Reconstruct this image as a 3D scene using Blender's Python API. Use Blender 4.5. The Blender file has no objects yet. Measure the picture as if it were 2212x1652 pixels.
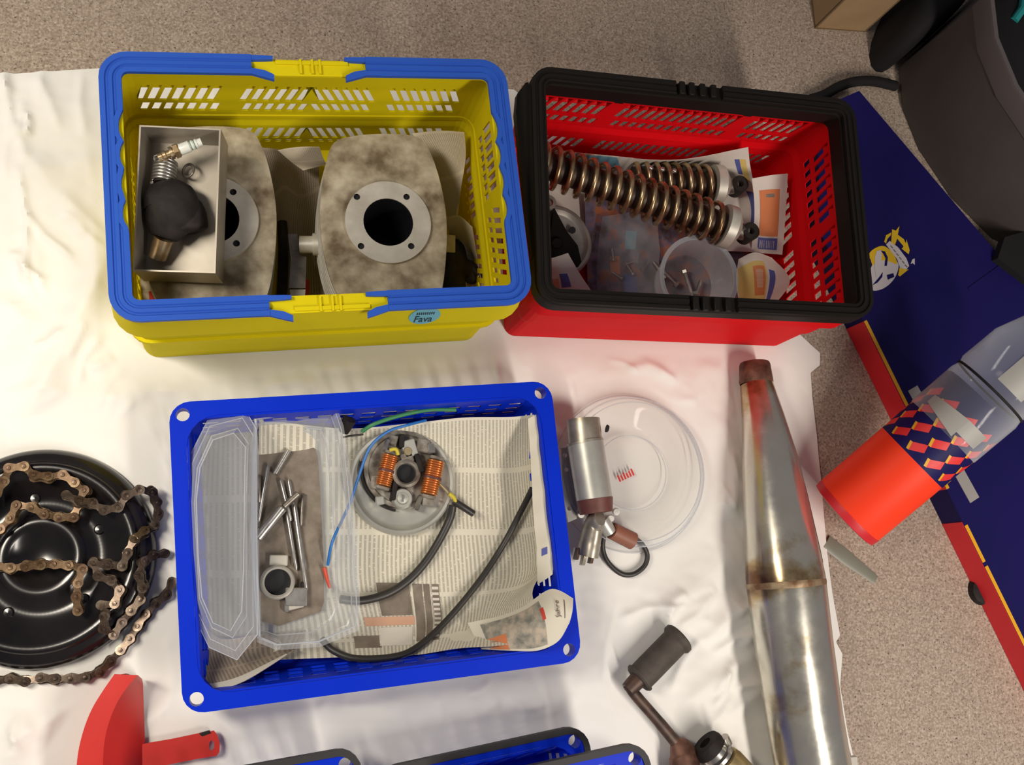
import bpy, math, random
from mathutils import Matrix, Vector
from mathutils.geometry import tessellate_polygon
random.seed(7)
S = bpy.context.scene
C = S.collection
PI = math.pi
# ------------------------------------------------------------------ camera
IW, IH, F, HC = 2212.0, 1652.0, 2188.0, 1.2076
NX, NY = 525.0, 1279.4                       # image of the point straight below the lens
_d = Vector((NX - IW/2, -(NY - IH/2), -F)).normalized()
_up = -_d
_x = (Vector((1, 0, 0)) - _up*_up.x).normalized()
_y = _up.cross(_x)
RC = Matrix((_x, _y, _up))
cd = bpy.data.cameras.new('camera'); cam = bpy.data.objects.new('camera', cd); C.objects.link(cam)
cd.sensor_fit = 'HORIZONTAL'; cd.sensor_width = 36.0; cd.lens = F/IW*36.0; cd.clip_start = 0.01
cam.matrix_world = Matrix.Translation((0, 0, HC)) @ RC.to_4x4()
S.camera = cam
def at(px, py, z=0.0):
    d = RC @ Vector(((px - IW/2)/F, -(py - IH/2)/F, -1.0))
    t = (z - HC)/d.z
    return Vector((d.x*t, d.y*t, z))
# ------------------------------------------------------------------ light
w = bpy.data.worlds.new('world'); S.world = w; w.use_nodes = True
w.node_tree.nodes['Background'].inputs[0].default_value = (0.80, 0.78, 0.86, 1)
w.node_tree.nodes['Background'].inputs[1].default_value = 0.17
def area(name, loc, target, sx, sy, power, col):
    l = bpy.data.lights.new(name, 'AREA'); l.shape = 'RECTANGLE'; l.size = sx; l.size_y = sy
    l.energy = power; l.color = col
    o = bpy.data.objects.new(name, l); C.objects.link(o); o.location = loc
    o.rotation_euler = (Vector(target) - Vector(loc)).to_track_quat('-Z', 'Y').to_euler()
    return o
lamp = area('ceiling_lamp', (-0.86, 0.34, 1.40), (-0.72, 0.24, 0), 0.24, 0.70, 11.5, (1.0, 0.91, 0.77))
lamp.data.spread = math.radians(112)
area('ceiling_lamp', (1.02, -0.92, 1.40), (0.95, -0.50, 0), 0.14, 1.10, 27, (1.0, 0.91, 0.81))
S.view_settings.view_transform = 'Standard'; S.view_settings.look = 'None'
S.view_settings.gamma = 1.0; S.view_settings.use_curve_mapping = False
S.view_settings.exposure = 0.0
# ------------------------------------------------------------------ materials
MATS = {}
def nodes(name):
    m = bpy.data.materials.new(name); m.use_nodes = True
    nt = m.node_tree; b = nt.nodes['Principled BSDF']; MATS[name] = m
    return m, nt, b
def ramp(nt, stops, fac):
    r = nt.nodes.new('ShaderNodeValToRGB'); e = r.color_ramp.elements
    e[0].position = stops[0][0]; e[0].color = (*stops[0][1], 1)
    e[1].position = stops[-1][0]; e[1].color = (*stops[-1][1], 1)
    for p, c in stops[1:-1]:
        k = e.new(p); k.color = (*c, 1)
    nt.links.new(fac, r.inputs[0]); return r.outputs[0]
def noise(nt, scale, detail=4, rough=0.55, coord='Object', stretch=None):
    tc = nt.nodes.new('ShaderNodeTexCoord'); n = nt.nodes.new('ShaderNodeTexNoise')
    n.inputs['Scale'].default_value = scale; n.inputs['Detail'].default_value = detail
    n.inputs['Roughness'].default_value = rough
    src = tc.outputs[coord]
    if stretch:
        mp = nt.nodes.new('ShaderNodeMapping'); mp.inputs['Scale'].default_value = stretch
        nt.links.new(src, mp.inputs[0]); src = mp.outputs[0]
    nt.links.new(src, n.inputs['Vector']); return n.outputs['Fac']
def bump(nt, b, h, strength=0.2, dist=0.001):
    k = nt.nodes.new('ShaderNodeBump'); k.inputs['Strength'].default_value = strength
    k.inputs['Distance'].default_value = dist
    nt.links.new(h, k.inputs['Height']); nt.links.new(k.outputs[0], b.inputs['Normal'])
def mat(name, c1, c2=None, scale=40, rough=0.5, metal=0.0, bmp=0.0, mid=None, lo=0.35, hi=0.65, stretch=None, spec=0.5, emit=None):
    m, nt, b = nodes(name)
    b.inputs['Roughness'].default_value = rough; b.inputs['Metallic'].default_value = metal
    b.inputs['Specular IOR Level'].default_value = spec
    if c2 is None:
        b.inputs['Base Color'].default_value = (*c1, 1)
        if bmp: bump(nt, b, noise(nt, scale), bmp)
    else:
        n = noise(nt, scale, stretch=stretch)
        st = [(lo, c1), (hi, c2)] if mid is None else [(lo, c1), ((lo+hi)/2, mid), (hi, c2)]
        nt.links.new(ramp(nt, st, n), b.inputs['Base Color'])
        if bmp: bump(nt, b, n, bmp)
    return m
def plastic(name, col, rough=0.4, trans=0.25):
    m, nt, b = nodes(name)
    n = noise(nt, 9, 3)
    nt.links.new(ramp(nt, [(0.3, tuple(c*0.92 for c in col)), (0.7, col)], n), b.inputs['Base Color'])
    b.inputs['Roughness'].default_value = rough; b.inputs['Specular IOR Level'].default_value = 0.10
    if trans:
        t = nt.nodes.new('ShaderNodeBsdfTranslucent'); t.inputs[0].default_value = (*col, 1)
        x = nt.nodes.new('ShaderNodeMixShader'); x.inputs[0].default_value = trans
        o = nt.nodes['Material Output']
        nt.links.new(b.outputs[0], x.inputs[1]); nt.links.new(t.outputs[0], x.inputs[2]); nt.links.new(x.outputs[0], o.inputs[0])
    return m
def clear(name, tint, haze, rough=0.08):
    m, nt, b = nodes(name)
    b.inputs['Base Color'].default_value = (0.75, 0.78, 0.82, 1); b.inputs['Roughness'].default_value = rough
    t = nt.nodes.new('ShaderNodeBsdfTransparent'); t.inputs[0].default_value = (*tint, 1)
    lw = nt.nodes.new('ShaderNodeLayerWeight'); lw.inputs[0].default_value = 0.35
    mr = nt.nodes.new('ShaderNodeMapRange'); mr.inputs['To Min'].default_value = haze; mr.inputs['To Max'].default_value = 0.75
    x = nt.nodes.new('ShaderNodeMixShader')
    nt.links.new(lw.outputs['Facing'], mr.inputs['Value']); nt.links.new(mr.outputs[0], x.inputs[0])
    nt.links.new(t.outputs[0], x.inputs[1]); nt.links.new(b.outputs[0], x.inputs[2])
    nt.links.new(x.outputs[0], nt.nodes['Material Output'].inputs[0])
    return m
def newsprint(name, paper, ink, lines, cols, dens=0.6):
    # printed text: stripes across U broken into columns along V, word gaps from noise
    m, nt, b = nodes(name); L = nt.links
    uv = nt.nodes.new('ShaderNodeUVMap'); sp = nt.nodes.new('ShaderNodeSeparateXYZ'); L.new(uv.outputs[0], sp.inputs[0])
    def mth(op, a, bb=None):
        k = nt.nodes.new('ShaderNodeMath'); k.operation = op
        for i, v in enumerate((a, bb)):
            if v is None: continue
            if isinstance(v, (int, float)): k.inputs[i].default_value = v
            else: L.new(v, k.inputs[i])
        return k.outputs[0]
    u, v = sp.outputs[0], sp.outputs[1]
    st = mth('LESS_THAN', mth('FRACT', mth('MULTIPLY', u, lines)), 0.5)
    cg = mth('GREATER_THAN', mth('FRACT', mth('MULTIPLY', v, cols)), 0.09)
    nz = nt.nodes.new('ShaderNodeTexNoise'); nz.inputs['Scale'].default_value = 1.0; nz.inputs['Detail'].default_value = 1
    mp = nt.nodes.new('ShaderNodeMapping'); mp.inputs['Scale'].default_value = (lines*1.0, 150, 1)
    L.new(uv.outputs[0], mp.inputs[0]); L.new(mp.outputs[0], nz.inputs['Vector'])
    wd = mth('GREATER_THAN', nz.outputs['Fac'], 0.36)
    big = nt.nodes.new('ShaderNodeTexNoise'); big.inputs['Scale'].default_value = 4; L.new(uv.outputs[0], big.inputs['Vector'])
    bg = mth('GREATER_THAN', big.outputs['Fac'], 0.30)
    f = mth('MULTIPLY', mth('MULTIPLY', mth('MULTIPLY', mth('MULTIPLY', st, cg), wd), bg), dens)
    mx = nt.nodes.new('ShaderNodeMix'); mx.data_type = 'RGBA'
    mx.inputs['A'].default_value = (*paper, 1); mx.inputs['B'].default_value = (*ink, 1)
    L.new(f, mx.inputs['Factor']); L.new(mx.outputs['Result'], b.inputs['Base Color'])
    b.inputs['Roughness'].default_value = 0.8; b.inputs['Specular IOR Level'].default_value = 0.2
    return m
# floor: speckled vinyl
m, nt, b = nodes('vinyl')
n1 = noise(nt, 330, 3, 0.7); n2 = noise(nt, 300, 2, 0.6); n3 = noise(nt, 6, 2)
tcv = nt.nodes.new('ShaderNodeTexCoord'); vo = nt.nodes.new('ShaderNodeTexVoronoi'); vo.inputs['Scale'].default_value = 290
nt.links.new(tcv.outputs['Object'], vo.inputs['Vector'])
base = ramp(nt, [(0.28, (0.22, 0.165, 0.125)), (0.5, (0.37, 0.295, 0.235)), (0.72, (0.56, 0.47, 0.39))], n1)
dark = ramp(nt, [(0.63, (0, 0, 0)), (0.68, (1, 1, 1))], n2)
mx = nt.nodes.new('ShaderNodeMix'); mx.data_type = 'RGBA'; mx.inputs['B'].default_value = (0.09, 0.07, 0.06, 1)
hs = nt.nodes.new('ShaderNodeMix'); hs.data_type = 'RGBA'; hs.blend_type = 'SOFT_LIGHT'; hs.inputs['Factor'].default_value = 0.35
nt.links.new(base, hs.inputs['A']); nt.links.new(vo.outputs['Color'], hs.inputs['B'])
bw_ = nt.nodes.new('ShaderNodeRGBToBW'); nt.links.new(vo.outputs['Color'], bw_.inputs[0]); nt.links.new(bw_.outputs[0], hs.inputs['B'])
nt.links.new(dark, mx.inputs['Factor']); nt.links.new(hs.outputs['Result'], mx.inputs['A']); nt.links.new(mx.outputs['Result'], b.inputs['Base Color'])
b.inputs['Roughness'].default_value = 0.75; b.inputs['Specular IOR Level'].default_value = 0.25
# cloth: woven white cotton
m, nt, b = nodes('cotton')
n1 = noise(nt, 6, 4); n2 = noise(nt, 900, 2)
nt.links.new(ramp(nt, [(0.3, (0.80, 0.78, 0.73)), (0.7, (0.87, 0.86, 0.83))], n1), b.inputs['Base Color'])
b.inputs['Roughness'].default_value = 0.9; b.inputs['Specular IOR Level'].default_value = 0.1
bump(nt, b, n2, 0.15, 0.0006)
plastic('yellow_plastic', (0.92, 0.80, 0.012), 0.55, 0.34)
plastic('blue_handle', (0.030, 0.105, 0.52), 0.42, 0.0)
plastic('red_plastic', (0.90, 0.006, 0.012), 0.55, 0.18)
plastic('black_plastic', (0.014, 0.012, 0.011), 0.5, 0.0)
plastic('blue_plastic', (0.003, 0.032, 0.66), 0.36, 0.08)
mat('dark_edge', (0.02, 0.018, 0.02), rough=0.6)
mat('sticker_blue', (0.16, 0.46, 0.55), rough=0.5)
mat('ink', (0.015, 0.03, 0.04), rough=0.7)
mat('alu_cast', (0.15, 0.11, 0.065), (0.56, 0.50, 0.38), 38, 0.5, 0.35, 0.25, mid=(0.36, 0.305, 0.215), lo=0.30, hi=0.70)
mat('alu_dirty', (0.12, 0.085, 0.05), (0.46, 0.42, 0.34), 16, 0.5, 0.35, 0.2, mid=(0.30, 0.26, 0.20))
mat('alu_flange', (0.42, 0.39, 0.33), (0.56, 0.53, 0.47), 30, 0.5, 0.35, 0.1)
mat('alu_sheet', (0.32, 0.285, 0.235), (0.42, 0.38, 0.32), 14, 0.42, 0.6, 0.05)
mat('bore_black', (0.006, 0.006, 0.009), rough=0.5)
mat('rubber', (0.012, 0.010, 0.010), (0.026, 0.021, 0.019), 60, 0.7, 0, 0.1, spec=0.25)
mat('steel', (0.42, 0.40, 0.37), (0.62, 0.60, 0.56), 70, 0.3, 0.9)
mat('steel_dark', (0.16, 0.14, 0.12), (0.32, 0.29, 0.25), 60, 0.4, 0.8, 0.1)
mat('brass_steel', (0.55, 0.38, 0.20), (0.70, 0.58, 0.38), 90, 0.28, 0.9)
mat('ceramic', (0.72, 0.74, 0.68), rough=0.25)
mat('green_ink', (0.10, 0.22, 0.16), rough=0.4)
mat('spring_steel', (0.20, 0.10, 0.04), (0.58, 0.44, 0.26), 45, 0.3, 0.85, 0.1, mid=(0.42, 0.30, 0.17))
mat('damper_dark', (0.035, 0.022, 0.018), (0.09, 0.05, 0.03), 40, 0.5, 0.4)
mat('collar_grey', (0.48, 0.46, 0.40), (0.60, 0.57, 0.50), 40, 0.45, 0.3)
mat('cover_alu', (0.30, 0.27, 0.24), (0.46, 0.43, 0.39), 30, 0.45, 0.5, 0.1)
mat('white_paper', (0.66, 0.60, 0.54), (0.72, 0.66, 0.60), 20, 0.7, 0, spec=0.2)
mat('print_orange', (0.62, 0.20, 0.07), rough=0.7); mat('print_blue', (0.09, 0.11, 0.36), rough=0.7)
mat('print_red', (0.55, 0.05, 0.03), rough=0.7); mat('print_sky', (0.16, 0.36, 0.46), rough=0.7)
mat('print_yellow', (0.68, 0.50, 0.16), rough=0.7); mat('print_grey', (0.16, 0.13, 0.10), (0.24, 0.20, 0.16), 60, 0.8)
mat('paper_margin', (0.68, 0.64, 0.53), rough=0.8, spec=0.2); mat('print_pale', (0.66, 0.62, 0.54), rough=0.8); mat('print_pink', (0.62, 0.36, 0.24), rough=0.7)
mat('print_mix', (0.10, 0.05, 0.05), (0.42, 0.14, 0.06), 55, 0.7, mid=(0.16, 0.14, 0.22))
mat('photo_print', (0.20, 0.20, 0.17), (0.52, 0.44, 0.34), 90, 0.8, mid=(0.36, 0.33, 0.27))
newsprint('newspaper', (0.70, 0.66, 0.54), (0.12, 0.11, 0.09), 72, 4.6, 0.42)
newsprint('newspaper_brown', (0.34, 0.28, 0.22), (0.10, 0.08, 0.07), 30, 3, 0.5)
newsprint('newspaper_cream', (0.62, 0.54, 0.42), (0.14, 0.11, 0.09), 26, 2.2, 0.4)
newsprint('newspaper_grey', (0.30, 0.29, 0.27), (0.10, 0.10, 0.10), 14, 3, 0.5)
clear('clear_plastic', (0.93, 0.95, 0.97), 0.10)
clear('hazy_plastic', (0.90, 0.92, 0.95), 0.22, 0.14)
clear('rib_plastic', (0.92, 0.93, 0.95), 0.45, 0.12)
clear('lid_plastic', (0.97, 0.97, 0.96), 0.05, 0.03)
clear('bag_plastic', (0.93, 0.92, 0.92), 0.035, 0.12)
clear('cup_plastic', (0.95, 0.93, 0.92), 0.07, 0.10)
mat('copper', (0.62, 0.20, 0.05), (0.85, 0.36, 0.12), 120, 0.25, 0.75, stretch=(1, 14, 1))
mat('stator_metal', (0.14, 0.12, 0.10), (0.42, 0.39, 0.34), 70, 0.45, 0.5, 0.2, mid=(0.28, 0.25, 0.21))
mat('zinc', (0.46, 0.46, 0.42), (0.58, 0.58, 0.53), 25, 0.4, 0.55)
mat('cable_black', (0.028, 0.025, 0.022), rough=0.45)
mat('wire_blue', (0.02, 0.16, 0.50), rough=0.4); mat('wire_green', (0.04, 0.22, 0.08), rough=0.4)
mat('wire_yellow', (0.60, 0.50, 0.04), rough=0.5); mat('wire_red', (0.62, 0.08, 0.04), rough=0.4)
mat('pan_black', (0.005, 0.004, 0.005), (0.012, 0.010, 0.010), 12, 0.2, 0, 0.02)
mat('chain_rusty', (0.07, 0.034, 0.016), (0.26, 0.18, 0.10), 90, 0.4, 0.5, 0.1, mid=(0.14, 0.085, 0.042))
mat('chain_steel', (0.055, 0.036, 0.026), (0.24, 0.19, 0.145), 90, 0.33, 0.6, 0.1, mid=(0.12, 0.085, 0.06))
mat('red_paint', (0.52, 0.018, 0.012), (0.60, 0.025, 0.018), 14, 0.38)
m, nt, b = nodes('exhaust_chrome')
n = noise(nt, 9, 6, 0.6, stretch=(1, 1, 0.35)); n2 = noise(nt, 30, 4, 0.6)
# heat and rust staining round the welded joint and towards the inlet
tce = nt.nodes.new('ShaderNodeTexCoord'); spe = nt.nodes.new('ShaderNodeSeparateXYZ'); nt.links.new(tce.outputs['Object'], spe.inputs[0])
def mnode(op, a, b2=None):
    k = nt.nodes.new('ShaderNodeMath'); k.operation = op
    for i_, v_ in enumerate((a, b2)):
        if v_ is None: continue
        if isinstance(v_, (int, float)): k.inputs[i_].default_value = v_
        else: nt.links.new(v_, k.inputs[i_])
    return k.outputs[0]
def mrange(v_, a, b2, c, d):
    k = nt.nodes.new('ShaderNodeMapRange'); nt.links.new(v_, k.inputs['Value'])
    for nm, x_ in zip(('From Min', 'From Max', 'To Min', 'To Max'), (a, b2, c, d)): k.inputs[nm].default_value = x_
    return k.outputs[0]
joint = mrange(mnode('ABSOLUTE', mnode('ADD', spe.outputs[1], 0.034)), 0.0, 0.040, 0.16, 0.0)
inlet = mrange(spe.outputs[1], 0.10, 0.22, 0.0, 0.14)
n = mnode('SUBTRACT', n, mnode('ADD', joint, inlet))
nt.links.new(ramp(nt, [(0.24, (0.16, 0.08, 0.045)), (0.33, (0.45, 0.34, 0.19)), (0.41, (0.64, 0.61, 0.52)), (0.7, (0.70, 0.70, 0.64))], n), b.inputs['Base Color'])
nt.links.new(ramp(nt, [(0.3, (0.30,)*3), (0.7, (0.17,)*3)], n2), b.inputs['Roughness'])
b.inputs['Metallic'].default_value = 0.85
mat('rust_brown', (0.07, 0.03, 0.02), (0.24, 0.12, 0.08), 40, 0.55, 0.5, 0.2)
mat('weld_rust', (0.20, 0.10, 0.05), (0.42, 0.32, 0.20), 60, 0.5, 0.5, 0.3)
mat('lock_metal', (0.30, 0.26, 0.19), (0.50, 0.47, 0.40), 35, 0.38, 0.7, 0.08)
mat('bakelite', (0.10, 0.03, 0.025), (0.15, 0.05, 0.04), 50, 0.5); mat('brown_cap', (0.26, 0.10, 0.06), rough=0.5)
mat('pedal_rubber', (0.05, 0.04, 0.032), (0.075, 0.06, 0.05), 70, 0.7); mat('crank_steel', (0.035, 0.022, 0.018), (0.11, 0.06, 0.04), 40, 0.5, 0.3, 0.1)
mat('brass_old', (0.34, 0.24, 0.09), (0.50, 0.42, 0.26), 40, 0.4, 0.6)
mat('can_orange', (0.95, 0.05, 0.014), (0.98, 0.06, 0.018), 4, 0.5, spec=0.2); mat('can_red_rim', (0.60, 0.01, 0.02), rough=0.45)
mat('navy', (0.009, 0.007, 0.075), (0.012, 0.009, 0.095), 5, 0.5, spec=0.15); mat('diamond_red', (0.78, 0.03, 0.03), rough=0.5); mat('stripe_yellow', (0.80, 0.40, 0.01), rough=0.5)
mat('stripe_red', (0.68, 0.018, 0.03), rough=0.5); mat('emblem_white', (0.60, 0.55, 0.56), rough=0.6); mat('emblem_yellow', (0.72, 0.46, 0.01), rough=0.6)
mat('grey_label', (0.36, 0.35, 0.32), rough=0.5); mat('grey_tape', (0.36, 0.34, 0.32), rough=0.6)
mat('grey_bin', (0.075, 0.062, 0.058), (0.095, 0.078, 0.072), 6, 0.7); mat('grey_bin_rim', (0.12, 0.10, 0.10), rough=0.6)
mat('black_bag', (0.004, 0.003, 0.004), rough=0.85); mat('cardboard', (0.34, 0.22, 0.11), (0.40, 0.27, 0.14), 12, 0.85)
mat('teal', (0.02, 0.30, 0.30), rough=0.5); mat('strip_green', (0.20, 0.20, 0.16), rough=0.4)
mat('red_print', (0.65, 0.05, 0.04), rough=0.5)
# ------------------------------------------------------------------ mesh builder
def arr(p): return Vector(p)
class MB:
    def __init__(s): s.v = []; s.f = []; s.uv = None
    def add(s, vs, fs, M=None):
        o = len(s.v)
        for p in vs: s.v.append((M @ Vector(p)) if M else Vector(p))
        for f in fs: s.f.append([i+o for i in f])
    def hexa(s, p):          # p: 4 bottom, 4 top
        s.add(p, [(3, 2, 1, 0), (4, 5, 6, 7), (0, 1, 5, 4), (1, 2, 6, 5), (2, 3, 7, 6), (3, 0, 4, 7)])
    def box(s, c, d, M=None, ch=0.0):
        x, y, z = d[0]/2, d[1]/2, d[2]/2
        if ch <= 0:
            vs = [(-x, -y, -z), (x, -y, -z), (x, y, -z), (-x, y, -z), (-x, -y, z), (x, -y, z), (x, y, z), (-x, y, z)]
            T = Matrix.Translation(c); T = (M @ T) if M else T
            s.add(vs, [(3, 2, 1, 0), (4, 5, 6, 7), (0, 1, 5, 4), (1, 2, 6, 5), (2, 3, 7, 6), (3, 0, 4, 7)], T)
        else:
            T = Matrix.Translation(c); T = (M @ T) if M else T
            pr = [(x-ch, -y), (x, -y+ch), (x, y-ch), (x-ch, y), (-x+ch, y), (-x, y-ch), (-x, -y+ch), (-x+ch, -y)]
            ins = [(px*(1-ch/x), py*(1-ch/y)) for px, py in pr]
            s.loft([[(a, b_, -z) for a, b_ in ins], [(a, b_, -z+ch) for a, b_ in pr], [(a, b_, z-ch) for a, b_ in pr], [(a, b_, z) for a, b_ in ins]], True, True, T)
    def loft(s, rings, closed=True, caps=True, M=None, loop=False):
        n = len(rings[0]); vs = [p for r in rings for p in r]; fs = []
        R = len(rings)
        for i in range(R if loop else R-1):
            j2 = (i+1) % R
            for j in range(n if closed else n-1):
                k = (j+1) % n
                fs.append((i*n+j, i*n+k, j2*n+k, j2*n+j))
        if caps and closed and not loop:
            fs.append(tuple(reversed(range(n)))); fs.append(tuple((R-1)*n+j for j in range(n)))
        s.add(vs, fs, M)
    def prism(s, poly, z0, z1, holes=(), M=None):
        loops = [list(poly)] + [list(h) for h in holes]
        pts = [Vector((p[0], p[1], 0)) for l in loops for p in l]
        tris = tessellate_polygon([[Vector((p[0], p[1], 0)) for p in l] for l in loops])
        n = len(pts); vs = [(p.x, p.y, z0) for p in pts] + [(p.x, p.y, z1) for p in pts]; fs = []
        for t in tris:
            a, b_, c = [pts[i] for i in t]
            if (b_-a).cross(c-a).z < 0: t = (t[0], t[2], t[1])
            fs.append((t[2], t[1], t[0])); fs.append(tuple(i+n for i in t))
        o = 0
        for li, l in enumerate(loops):
            ar = sum(l[i][0]*l[(i+1) % len(l)][1]-l[(i+1) % len(l)][0]*l[i][1] for i in range(len(l)))
            fl = (ar > 0) != (li > 0)
            for i in range(len(l)):
                j = (i+1) % len(l)
                q = (o+i, o+j, o+j+n, o+i+n)
                fs.append(q if fl else tuple(reversed(q)))
            o += len(l)
        s.add(vs, fs, M)
    def lathe(s, prof, n=32, M=None, a0=0, a1=2*PI):
        full = abs(a1-a0-2*PI) < 1e-6
        k = n if full else n+1
        rings = [[(r*math.cos(a0+(a1-a0)*j/n), r*math.sin(a0+(a1-a0)*j/n), z) for j in range(k)] for r, z in prof]
        vs = [p for r in rings for p in r]; fs = []
        for i in range(len(rings)-1):
            for j in range(n):
                q = (j+1) % k
                fs.append((i*k+j, i*k+q, (i+1)*k+q, (i+1)*k+j))
        s.add(vs, fs, M)
    def cyl(s, p0, p1, r0, r1=None, n=20, caps=True):
        r1 = r0 if r1 is None else r1
        s.tube([p0, p1], [r0, r1], n, caps=caps)
    def tube(s, path, r, n=10, closed=False, caps=True, flat=1.0, upv=None):
        P = [Vector(p) for p in path]; N = len(P)
        rr = r if isinstance(r, (list, tuple)) else [r]*N
        up = None; rings = []
        for i in range(N):
            if closed: t = P[(i+1) % N]-P[i-1]
            else: t = P[min(i+1, N-1)]-P[max(i-1, 0)]
            t.normalize()
            if upv is not None: up = Vector(upv)
            elif up is None: up = Vector((0, 0, 1)) if abs(t.z) < 0.9 else Vector((1, 0, 0))
            a = t.cross(up).normalized(); b_ = a.cross(t).normalized()
            if upv is None: up = b_
            rings.append([P[i]+a*(rr[i]*math.cos(2*PI*j/n))+b_*(rr[i]*flat*math.sin(2*PI*j/n)) for j in range(n)])
        s.loft(rings, True, caps, None, closed)
    def mesh(s, name, smooth=None):
        me = bpy.data.meshes.new(name); me.from_pydata([tuple(p) for p in s.v], [], s.f); me.validate(); me.update()
        if s.uv:
            l = me.uv_layers.new(name='UVMap')
            for lp in me.loops: l.data[lp.index].uv = s.uv[lp.vertex_index]
        if smooth:
            for p in me.polygons: p.use_smooth = True
            me.set_sharp_from_angle(angle=math.radians(smooth))
        return me
def link(name, me, m, parent=None, label=None, kind=None):
    o = bpy.data.objects.new(name, me); C.objects.link(o)
    if m: me.materials.clear(); me.materials.append(MATS[m])
    if parent is not None: o.parent = parent
    if label: o['label'] = label
    if kind: o['kind'] = kind
    return o
XF = {}
def part(name, mb, m, parent, smooth=35, world=False, label=None, kind=None):
    # world=True: the mesh is given in world coordinates and moved into its thing's own frame
    if world:
        root = parent if parent.name in XF else parent.parent
        inv = XF[root.name].inverted(); mb.v = [inv @ p for p in mb.v]
    return link(name, mb.mesh(name, smooth), m, parent, label, kind)
def thing(name, label, cat, loc=(0, 0, 0), rz=0.0, group=None, rot=None):
    o = bpy.data.objects.new(name, None); C.objects.link(o); o.empty_display_size = 0.02
    Mx = Matrix.Translation(loc) @ (rot.to_4x4() if rot is not None else Matrix.Rotation(rz, 4, 'Z'))
    o.matrix_world = Mx; XF[o.name] = Mx
    o['label'] = label; o['category'] = cat
    if group: o['group'] = group
    return o
def single(name, mb, m, label, cat, loc, smooth=35, group=None):
    # one-mesh thing: vertices given in world coordinates, origin at its base
    L = Vector(loc); mb.v = [p-L for p in mb.v]
    o = link(name, mb.mesh(name, smooth), m, None, label); o.location = L; o['category'] = cat
    if group: o['group'] = group
    return o
def dup(root, Mx, label=None):
    r = root.copy(); C.objects.link(r); r.matrix_world = Mx; XF[r.name] = Mx
    if label: r['label'] = label
    for ch in root.children:
        c = ch.copy(); C.objects.link(c); c.parent = r
        for g in ch.children:
            q = g.copy(); C.objects.link(q); q.parent = c
    return r
def smooth2(pts, n=6, closed=True):
    out = []; N = len(pts)
    for i in range(N if closed else N-1):
        g = (lambda k: pts[k % N]) if closed else (lambda k: pts[max(0, min(N-1, k))])
        p0, p1, p2, p3 = [Vector(g(i+k)) for k in (-1, 0, 1, 2)]
        for k in range(n):
            t = k/n
            out.append(0.5*((2*p1)+(p2-p0)*t+(2*p0-5*p1+4*p2-p3)*t*t+(3*p1-p0-3*p2+p3)*t**3))
    if not closed: out.append(Vector(pts[-1]))
    return out
def cr(p0, p1, p2, p3, t):
    return 0.5*((2*p1)+(p2-p0)*t+(2*p0-5*p1+4*p2-p3)*t*t+(3*p1-p0-3*p2+p3)*t**3)
class Sheet:                      # Catmull-Rom surface through a grid of world points
    def __init__(s, grid): s.g = [[Vector(p) for p in r] for r in grid]
    def __call__(s, u, v):
        g = s.g; nr, nc = len(g), len(g[0])
        y = min(max(v, 0), 0.99999)*(nr-1); x = min(max(u, 0), 0.99999)*(nc-1)
        i, j = int(y), int(x); ty, tx = y-i, x-j
        R = []
        for a in (-1, 0, 1, 2):
            r = g[max(0, min(nr-1, i+a))]
            R.append(cr(*[r[max(0, min(nc-1, j+k))] for k in (-1, 0, 1, 2)], tx))
        return cr(*R, ty)
    def patch(s, u0, u1, v0, v1, nu, nv, off=0.0, thick=0.0004, mb=None, wob=None):
        mb = mb or MB(); top = []; uv = []
        for b_ in range(nv+1):
            for a in range(nu+1):
                u = u0+(u1-u0)*a/nu; v = v0+(v1-v0)*b_/nv
                p = s(u, v); du = s(u+0.01 if u < 0.98 else u, v)-s(u if u < 0.98 else u-0.01, v)
                dv = s(u, v+0.01 if v < 0.98 else v)-s(u, v if v < 0.98 else v-0.01)
                n = du.cross(dv)
                if n.length < 1e-12: n = Vector((0, 0, 1))
                n.normalize()
                if n.z < 0: n = -n
                if wob: p = p+Vector((0, 0, wob(p)))
                top.append((p+n*off, p+n*(off-thick))); uv.append((u, v))
        k = len(top); w_ = nu+1
        vs = [t[0] for t in top]+[t[1] for t in top]; fs = []
        for b_ in range(nv):
            for a in range(nu):
                q = (b_*w_+a, b_*w_+a+1, (b_+1)*w_+a+1, (b_+1)*w_+a)
                fs.append(q); fs.append(tuple(i+k for i in reversed(q)))
        edge = [i for i in range(w_)]+[(r+1)*w_-1 for r in range(1, nv+1)]+[nv*w_+i for i in range(nu-1, -1, -1)]+[r*w_ for r in range(nv-1, 0, -1)]
        for i in range(len(edge)):
            a, b_ = edge[i], edge[(i+1) % len(edge)]
            fs.append((b_, a, a+k, b_+k))
        o = len(mb.v); mb.add(vs, fs)
        if o == 0: mb.uv = uv+uv
        return mb
def G(rows): return [[at(*p) for p in r] for r in rows]
def circ(c, r, n=24, a0=0.0): return [(c[0]+r*math.cos(a0+2*PI*i/n), c[1]+r*math.sin(a0+2*PI*i/n)) for i in range(n)]
def rrect(w_, d_, r, off, seg=5):
    r2 = max(r-off, 0.0008); out = []
    for cx, cy, a in ((1, 1, 0), (-1, 1, PI/2), (-1, -1, PI), (1, -1, 1.5*PI)):
        for k in range(seg+1):
            t = a+PI/2*k/seg
            out.append((cx*(w_/2-off-r2)+r2*math.cos(t), cy*(d_/2-off-r2)+r2*math.sin(t)))
    return out
def ring_sweep(mb, w_, d_, r, prof):  # closed profile (inset, z) swept round a rounded rectangle
    cols = [[(x, y, z) for x, y in rrect(w_, d_, r, off)] for off, z in prof]
    mb.loft(cols, True, False, None, True)
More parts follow.
